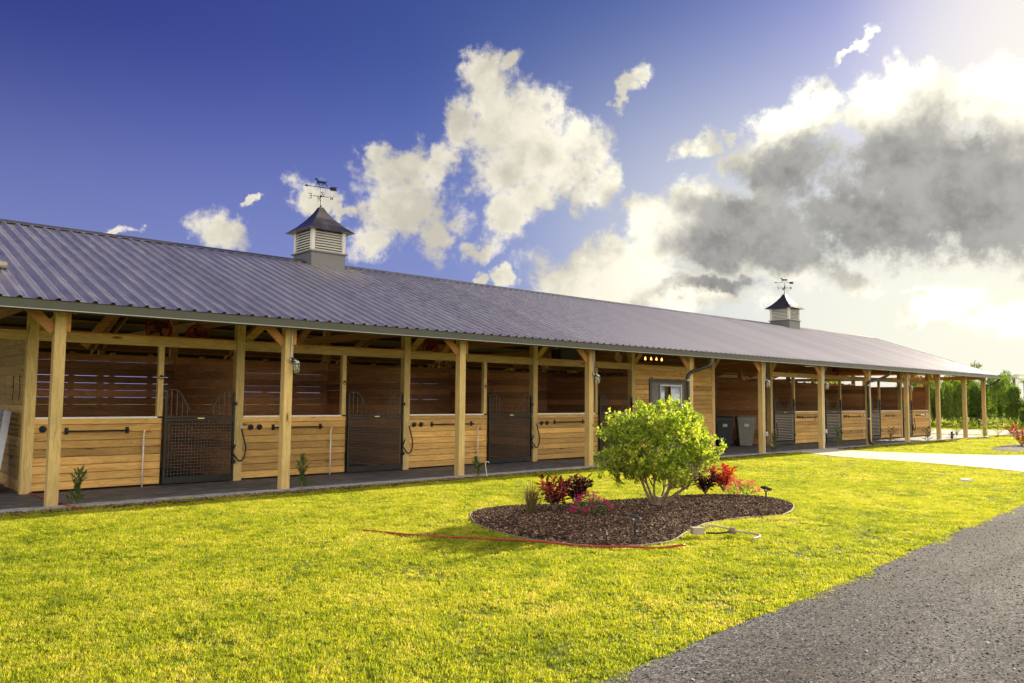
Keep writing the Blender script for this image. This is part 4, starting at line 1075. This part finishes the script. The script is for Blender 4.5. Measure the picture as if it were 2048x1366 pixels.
# ================================================================== hose, splitter, solar lights
hp = smoothpoly(gpl([(-.5, 3.4), (-.30, 2.7), (-.12, 1.6), (.06, .5), (.25, -.34), (.6, -1.3), (1.35, -2.5), (2.1, -3.15), (2.7, -3.9), (3.2, -4.8), (3.66, -5.36), (4.18, -6.1), (4.55, -6.6), (4.95, -6.95), (5.35, -7.12)]), 8, False)
hz = lambda x, y: .034 if y > -.02 else (.022 if y > -.6 else (-.035 if x < 2.2 else .004 + .016 * (x - 2.2) / .9 if x < 3.1 else .022 + .007 * math.sin(x * 12)))
mb = MB(); mb.tube([(x, y, hz(x, y)) for x, y in hp], .0125, 8)
tag(mb.build('garden_hose', hose_m, smooth=True), 'long red garden hose from the walkway across the lawn past the mulch bed', 'hose')
t = thing('hose_splitter', 'beige hose splitter with two fittings lying in the grass below the bed', 'hose fitting', (*gp(6.05, -6.86), .035))
MB().box(-.13, -.0, -.05, .05, 0, .075).build('body', beige_m, t, rot=(0, 0, -.6))
MB().tube(smoothpoly([(.0, -.02, .05), (.10, -.04, .09), (.2, -.14, .07), (.28, -.2, .05)], 5, False), .012, 6).build('loop', beige_m, t, smooth=True)
MB().tube(smoothpoly([(-.02, -.06, .02), (.08, -.16, .02), (.2, -.22, .03)], 5, False), .011, 6).build('cord', rubber_m, t, smooth=True)
MB().lathe((.28, -.21, .0), [(.04, 0), (.045, .03), (.03, .07)], 10).build('valve', simple('brown_fitting', (.2, .15, .1), .6), t)
MB().tube(smoothpoly([(.3, -.24, .03), (.38, -.40, .02), (.28, -.56, .02), (.06, -.60, .018)], 6, False), .012, 6).build('hose_tail', beige_m, t, smooth=True)
def solar(x, y, z, rz, label):
    t = thing('solar_light', label, 'solar light', (*gp(x, y), z), rz, 'solar lights in the mulch bed')
    MB().tube([(0, 0, 0), (0, 0, .20)], .012, 6).build('stake', rubber_m, t)
    MB().box(-.075, .075, -.06, .06, 0, .028).build('head', rubber_m, t, loc=(0, 0, .205), rot=(.35, .12, 0))
    MB().box(-.068, .068, -.053, .053, .029, .033).build('solar_panel', panel_m, t, loc=(0, 0, .205), rot=(.35, .12, 0))
    MB().lathe((0, 0, .17), [(.02, 0), (.035, .02), (.03, .04)], 8).build('lamp', steel_m, t)
solar(5.27, -6.45, .02, .5, 'solar light nearest the viewer, left of the bush in the mulch')
solar(9.15, -5.85, .02, .9, 'solar light at the far right end of the mulch bed')
t = thing('stone_slab', 'flat pale stone lying in the lawn towards the drive', 'stone', (*gp(15.9, -6.5), 0))
mb = MB(); mb.v = [(-.15, -.06, .0), (.12, -.1, .0), (.17, .04, 0), (.02, .12, 0), (-.13, .08, 0), (-.13, -.05, .04), (.11, -.08, .045), (.15, .03, .04), (.02, .1, .045), (-.11, .06, .04)]
mb.f = [(5, 6, 7, 8, 9)] + [(k, (k+1) % 5, (k+1) % 5 + 5, k+5) for k in range(5)]
mb.build('slab', simple('pale_stone', (.6, .57, .5), .8, 0, .2), t)

# ================================================================== plants
def leaf(mb, p, d, l, w, fold=.0, upv=(0, 0, 1)):
    """pointed oval leaf: 4 triangles with a slight fold"""
    d = Vector(d).normalized(); a = d.cross(Vector(upv))
    if a.length < .05: a = d.cross(Vector((1, 0, 0)))
    a.normalize(); nrm = a.cross(d); p = Vector(p)
    i = len(mb.v)
    mb.v += [tuple(p), tuple(p + d*l*.5 + a*w/2 + nrm*fold*w), tuple(p + d*l), tuple(p + d*l*.5 - a*w/2 + nrm*fold*w)]
    mb.f += [(i, i+1, i+2), (i, i+2, i+3)]
def rdir(r, zb=0.):
    while True:
        v = Vector((r.uniform(-1, 1), r.uniform(-1, 1), r.uniform(-1, 1) + zb))
        if .1 < v.length < 1.5: return v.normalized()
def branch_out(mb, r, p, d, rad_, length, depth, tips, spread=.5, seg=5, upb=.12):
    pts = [Vector(p)]; q = Vector(p); dd = Vector(d).normalized(); rs = [rad_]
    for k in range(seg):
        dd = (dd + rdir(r) * .16 + Vector((0, 0, upb * .3))).normalized(); q = q + dd * (length / seg); pts.append(q.copy()); rs.append(rad_ * (1 - .45 * (k+1) / seg))
        if depth <= 1: tips.append((q.copy(), dd.copy()))
    mb.tube(pts, rs, 6 if rad_ > .012 else 4, cap=False)
    if depth > 0:
        for k in range(r.choice((2, 3, 3))):
            nd = (dd + rdir(r, .25) * spread).normalized()
            branch_out(mb, r, pts[-1 - (k % 2)], nd, rad_ * .58, length * r.uniform(.62, .85), depth - 1, tips, spread * 1.12, seg, upb)
# --- the round bush in the bed
r = random.Random(21)
bush = thing('round_bush', 'large round many-stemmed bush with light green leaves in the mulch bed', 'bush', (*gp(7.32, -5.15), .05))
mb = MB(); tips = []
for k in range(8):
    a = k * .785 + r.uniform(-.3, .3); lean = r.uniform(.45, 1.25)
    branch_out(mb, r, (.06*math.cos(a), .06*math.sin(a), 0), (math.cos(a)*lean, math.sin(a)*lean, 1.15), r.uniform(.02, .032), r.uniform(.32, .47), 3, tips, .75)
mb.lathe((0, 0, -.04), [(.13, 0), (.10, .07), (.085, .16)], 9)
mb.build('trunk', bark_m, bush, smooth=True)
mb = MB(); C0 = Vector((0.02, 0, .88)); RAD = Vector((.92, .92, .70))
def bump(v):
    return .86 + .13 * math.sin(v.x * 5.1 + 1) * math.sin(v.y * 4.3 + 2) + .12 * math.sin(v.z * 6.2 + v.x * 3.3) + .06 * math.sin(v.x * 13 + v.z * 9)
cl = []
while len(cl) < 1350:
    v = rdir(r); rr = r.uniform(.45, 1.) ** .5 * bump(v)
    p = Vector((C0.x + v.x * RAD.x * rr, C0.y + v.y * RAD.y * rr, C0.z + v.z * RAD.z * rr))
    if p.z < .19 + .10 * math.hypot(p.x, p.y): continue
    if p.z < .42 and math.hypot(p.x, p.y) < .38: continue
    cl.append((p, v))
for k in range(20):   # longer shoots standing proud of the outline
    v = rdir(r, .8); rr = bump(v) * 1.0
    if v.z < 0: continue
    p = Vector((C0.x + v.x * RAD.x * rr, C0.y + v.y * RAD.y * rr, C0.z + v.z * RAD.z * rr))
    for q in range(4): cl.append((p + (v + Vector((0, 0, .7))).normalized() * .055 * q, v))
twig = MB()
for p, v in cl:
    d0 = (v * .6 + Vector((0, 0, .55)) + rdir(r) * .45).normalized(); ln = r.uniform(.10, .20)
    twig.tube([p - d0 * ln, p], [.004, .002], 3, cap=False)
    for q in range(r.choice((11, 13, 15))):
        t_ = r.random(); pp = p - d0 * ln * t_
        leaf(mb, pp + rdir(r) * .012, (d0 * .5 + rdir(r)).normalized(), r.uniform(.045, .075), r.uniform(.026, .042), r.uniform(-.2, .2), tuple(rdir(r, 1.2)))
mb.build('crown', bush_m, bush); twig.build('twigs', bark_m, bush)
# --- crotons
def croton(x, y, h, rad_, mat, label, seed, n=70, mat2=None, group=None):
    r = random.Random(seed); h *= .84; t = thing('croton_plant', label, 'croton', (*gp(x, y), .045), 0, group)
    st = MB(); mb = MB(); mb2 = MB()
    for k in range(9):
        a = k * .7 + r.uniform(-.3, .3); q = r.uniform(.3, .95)
        tip = Vector((math.cos(a) * rad_ * q, math.sin(a) * rad_ * q, h * r.uniform(.62, .9)))
        st.tube([(0, 0, 0), tuple(tip * .5 + Vector((0, 0, .03))), tuple(tip)], [.011, .009, .006], 5)
        for j in range(n // 4):
            f_ = r.uniform(.22, 1.0); p = tip * f_ + Vector((0, 0, .03 * (1 - f_)))
            az_ = r.uniform(0, 6.28); el_ = r.uniform(-.35, 1.1); d = Vector((math.cos(az_), math.sin(az_), el_ * 1.1))
            leaf(mb2 if (mat2 and r.random() < .35) else mb, p, d, r.uniform(.09, .17), r.uniform(.030, .050), r.uniform(.1, .5))
    st.build('stem', bark_m, t); mb.build('foliage', mat, t)
    if mat2: mb2.build('foliage', mat2, t)
CG = 'crotons in the planting beds'
croton(5.62, -4.62, .60, .28, redleaf_m, 'scarlet croton in the left part of the bed, next to the dark purple one', 3, 110, purpleleaf_m, CG)
croton(6.27, -4.42, .56, .34, purpleleaf_m, 'dark purple croton in the left part of the bed', 4, 130, None, CG)
croton(9.05, -4.75, .42, .32, purpleleaf_m, 'dark croton right of the bush, beside the orange-red one', 5, 110, None, CG)
croton(9.6, -4.75, .55, .30, redleaf_m, 'orange-red croton at the right end of the bed', 6, 110, None, CG)
croton(30.9, -3.45, 1.0, .8, redleaf_m, 'dark red croton in the far bed at the right edge of the photo', 8, 190, purpleleaf_m, CG)
def petunia(x, y, h, rad_, mat, label, seed):
    r = random.Random(seed); t = thing('flowering_plant', label, 'flowers', (*gp(x, y), .045), 0, 'pink flowering plants in the bed')
    g = MB(); f = MB()
    for k in range(150):
        v = rdir(r, .7); v.z = abs(v.z); p = Vector((v.x * rad_, v.y * rad_, v.z * h * .8)) * r.uniform(.3, 1)
        leaf(g, p, rdir(r, .5), r.uniform(.04, .07), r.uniform(.016, .026), .2)
    for k in range(60):
        v = rdir(r, .8); v.z = abs(v.z) + .2; v.normalize(); p = Vector((v.x * rad_ * 1.1, v.y * rad_ * 1.1, v.z * h * r.uniform(.75, 1.05)))
        g.tube([tuple(p * .5), tuple(p)], .002, 3, cap=False)
        for j in range(9): a = j * 2.4; leaf(f, p + rdir(r) * .018, (math.cos(a), math.sin(a), r.uniform(.0, .8)), .030, .022, .1)
    g.build('foliage', shrub_m, t); f.build('blossom', mat, t)
petunia(5.83, -5.15, .30, .26, pink_m, 'magenta flowering plant in front of the purple croton', 11)
petunia(9.45, -5.2, .30, .26, coral_m, 'coral pink flowering plant in front of the orange-red croton', 12)
def strawtuft(x, y, h, n, label, seed, sp=.22, mat=None, cat='ornamental grass'):
    r = random.Random(seed); t = thing('grass_clump', label, cat, (*gp(x, y), .03)); mb = MB()
    for k in range(n):
        a = r.uniform(0, 6.28); l = r.uniform(.5, 1) * h; s_ = r.uniform(.05, sp) * (1 if r.random() < .8 else 1.8)
        pts = [(.03*math.cos(a), .03*math.sin(a), 0), (s_*.45*math.cos(a), s_*.45*math.sin(a), l*.62), (s_*math.cos(a), s_*math.sin(a), l * r.uniform(.75, 1))]
        mb.tube(pts, [.0026, .0022, .001], 3, cap=False)
    mb.build('blades', mat or dry_m, t)
strawtuft(5.25, -4.55, .50, 170, 'brown straw-like grass clump at the left of the mulch bed', 15)
strawtuft(6.9, -1.0, .42, 12, 'few tall dry stalks at the lawn edge near the third gate', 16, .25)
t = thing('garden_stake', 'thin bent white stake at the lawn edge near the third gate', 'stake', (7.5, -.5, 0))
MB().tube([(0, 0, 0), (-.05, 0, .22), (-.06, 0, .27), (-.03, 0, .31), (.02, 0, .31), (.04, 0, .28)], .006, 5).build('wire', white_m, t)
def sapling(x, y, h, w_, label, seed, mat=None, loose=False, lean=.0):
    r = random.Random(seed); t = thing('young_shrub', label, 'shrub', (x, y, .0), 0, 'young shrubs planted along the porch')
    st = MB(); mb = MB()
    st.tube([(0, 0, 0), (lean*.4, 0, h*.5), (lean, 0, h*.95)], [.009, .007, .003], 5)
    nb = 40 if not loose else 24
    for k in range(nb):
        f_ = (k + .5) / nb; z = h * (.12 + .86 * f_); rad_ = w_ * (1 - .55 * abs(f_ - .35)) * (.6 + .4 * math.sin(f_ * 9 + seed))
        a = k * 2.4; e = Vector((lean * f_ + math.cos(a) * rad_, math.sin(a) * rad_, z + .05)); s0 = Vector((lean * f_, 0, z - .04))
        st.tube([tuple(s0), tuple(e)], .003, 3, cap=False)
        for j in range(26 if not loose else 18):
            p = s0.lerp(e, r.uniform(.2, 1.05)); leaf(mb, p, (rdir(r, .6) + (e - s0).normalized()), r.uniform(.03, .06), r.uniform(.008, .016) if not loose else r.uniform(.02, .03), .1)
    st.build('stem', bark_m, t); mb.build('foliage', mat or shrub_m, t)
sapling(.22, -.30, .52, .13, 'narrow young shrub against the foot of the nearest porch post', 1, lean=.06)
sapling(3.62, -.30, .56, .14, 'narrow young shrub right of the second porch post', 2)
sapling(7.42, -.32, .36, .11, 'small young shrub right of the third porch post', 3, loose=True, lean=-.08)
sapling(11.3, -.32, .52, .14, 'young shrub right of the fourth porch post, behind the round bush', 4, loose=True)
sapling(18.75, -.30, .58, .22, 'young shrub at the post beside the wheeled bins', 5)
sapling(22.95, -.25, .72, .20, 'young shrub at the corner of the pale path', 6)
sapling(26.75, -.38, .62, .26, 'leaning young shrub beyond the long downspout foot', 7, loose=True, lean=.12)
sapling(30.2, -.38, .60, .26, 'leaning young shrub beyond the ninth post', 8, loose=True, lean=.15)
sapling(32.9, -.35, .30, .12, 'small reddish young shrub beside the tenth post', 9, purpleleaf_m, True)
sapling(36.3, .6, .60, .26, 'yellow-green young shrub on the end porch side', 10, bush_m)
sapling(36.9, -.35, .5, .3, 'loose young shrub between the last two posts', 11, bush_m, True)
sapling(38.9, -.30, .75, .3, 'bushy young shrub by the last post', 12, bush_m)

# ================================================================== trees and hedge beyond the barn
def tree_mesh(seed, nblob, leaf_s, n):
    r = random.Random(seed); mb = MB(); bl = []
    for k in range(nblob):
        a = r.uniform(0, 6.28); q = r.uniform(0, .75); bl.append((Vector((math.cos(a)*q, math.sin(a)*q, r.uniform(.2, .85))), r.uniform(.15, .28)))
    for k in range(n):
        c, s_ = r.choice(bl); v = rdir(r, .15); p = c + v * s_ * r.uniform(.6, 1.08)
        if p.z < .02: continue
        leaf(mb, p, rdir(r, .2), leaf_s * r.uniform(.7, 1.5), leaf_s * r.uniform(.5, .9), .2, tuple(rdir(r, 1)))
    me = mb.mesh('crown', hedge_m)
    tr = MB()
    for k in range(4):
        a = k * 1.6 + r.uniform(-.3, .3); tr.tube([(0, 0, 0), (.1*math.cos(a), .1*math.sin(a), .25), (.4*math.cos(a), .4*math.sin(a), .62)], [.03, .02, .008], 5)
    return me, tr.mesh('trunk', bark_m)
TM = [tree_mesh(s_, 18, .05, 9000) for s_ in (31, 32, 33)]
def bgtree(x, y, w_, h, k, label, group='trees and hedge beyond the barn end'):
    t = thing('broadleaf_tree', label, 'tree', (*gp(x, y), 0), random.uniform(0, 6), group)
    for nm, me in (('crown', TM[k % 3][0]), ('trunk', TM[k % 3][1])):
        o = link(nm, me, t); o.scale = (w_, w_, h * .90)
bgtree(47.5, .35, 1.0, 2.3, 0, 'dark leafy bush at the right edge behind the far red croton')
bgtree(56, 3.7, 1.9, 3.5, 1, 'bright leafy tree under the palm at the right edge of the photo')
bgtree(55, 5.6, 1.5, 3.3, 2, 'leafy tree just right of the last porch post')
bgtree(53, 8.9, 1.6, 3.5, 0, 'hedge tree seen just right of the end stall wall')
bgtree(54, 7.7, 1.5, 3.4, 1, 'hedge tree seen between the tenth and eleventh posts')
bgtree(53, 6.2, 1.3, 3.6, 2, 'hedge tree seen left of the last porch post')
bgtree(60, 10.4, 2.0, 5.0, 1, 'tall tree whose tips show above the gable edge, left of its neighbours')
bgtree(61, 8.5, 1.8, 4.7, 0, 'tree whose tips show above the gable edge, right of the tallest one')
bgtree(62, 6.4, 1.8, 4.1, 1, 'tree whose tips show just above the gutter end')
bgtree(70, 2.5, 3.0, 4.3, 2, 'distant tree behind the palms')
bgtree(58, -.6, 2.4, 3.9, 1, 'tree at the far right just outside the path corner')
bgtree(60, 19, 4, 4.2, 0, 'tree hidden mostly by the stall end wall')
def palm(x, y, h, label, seed):
    r = random.Random(seed); t = thing('palm_tree', label, 'palm', (*gp(x, y), 0), 0, 'palms on the right skyline')
    MB().tube([(0, 0, 0), (.1, 0, h*.5), (.05, 0, h)], [.16, .13, .11], 8).build('trunk', bark_m, t)
    mb = MB()
    for k in range(22):
        a = k * 2.4; e = r.uniform(-.2, 1.1); L_ = r.uniform(.9, 1.3); d = Vector((math.cos(a), math.sin(a), e)).normalized(); p = Vector((.05, 0, h))
        for j in range(9):
            q = p + d * L_ * j / 8 - Vector((0, 0, .5 * (j/8)**2 * L_))
            for s_ in (-1, 1):
                sd_ = d.cross(Vector((0, 0, 1))).normalized() * s_
                leaf(mb, q, (sd_ + d * .8 - Vector((0, 0, .3))), .42, .05, .1)
    mb.build('fronds', hedge_m, t)
palm(76, 9.3, 3.9, 'feathery palm rising above the trees right of the gutter end', 41)
palm(75, 8.2, 3.5, 'palm at the right edge of the photo skyline', 42)
# fence line and bright far field
t = thing('paddock_fence', 'dark rail fence across the far field behind the last post', 'fence', (70, 8, 0))
for k in range(9): MB().box(-.06, .06, -.06, .06, 0, 1.25).build('fence_post', iron_m, t, loc=(k * -.2, -14 + k * 3.2, 0))
for z in (.45, .8, 1.15): MB().beam((0, -14, z), (-1.6, 11.6, z), .04, .12).build('rail', iron_m, t)
# low ground cover at the lane edge
r = random.Random(5); mb = MB()
for k in range(2600):
    x = r.uniform(47, 60); y = -2.6 + (x - 47) * .1 + r.uniform(-1.2, 1.2) + (8 if r.random() < .55 else 0) * r.random()
    z = r.uniform(0, .55); leaf(mb, (x, y, z), rdir(r, .8), r.uniform(.12, .26), r.uniform(.06, .12), .1)
tag(mb.build('undergrowth', hedge_m), kind='stuff')
print('objects', len(bpy.data.objects), 'tris ~', sum(len(o.data.polygons) for o in COL.objects if o.type == 'MESH'))
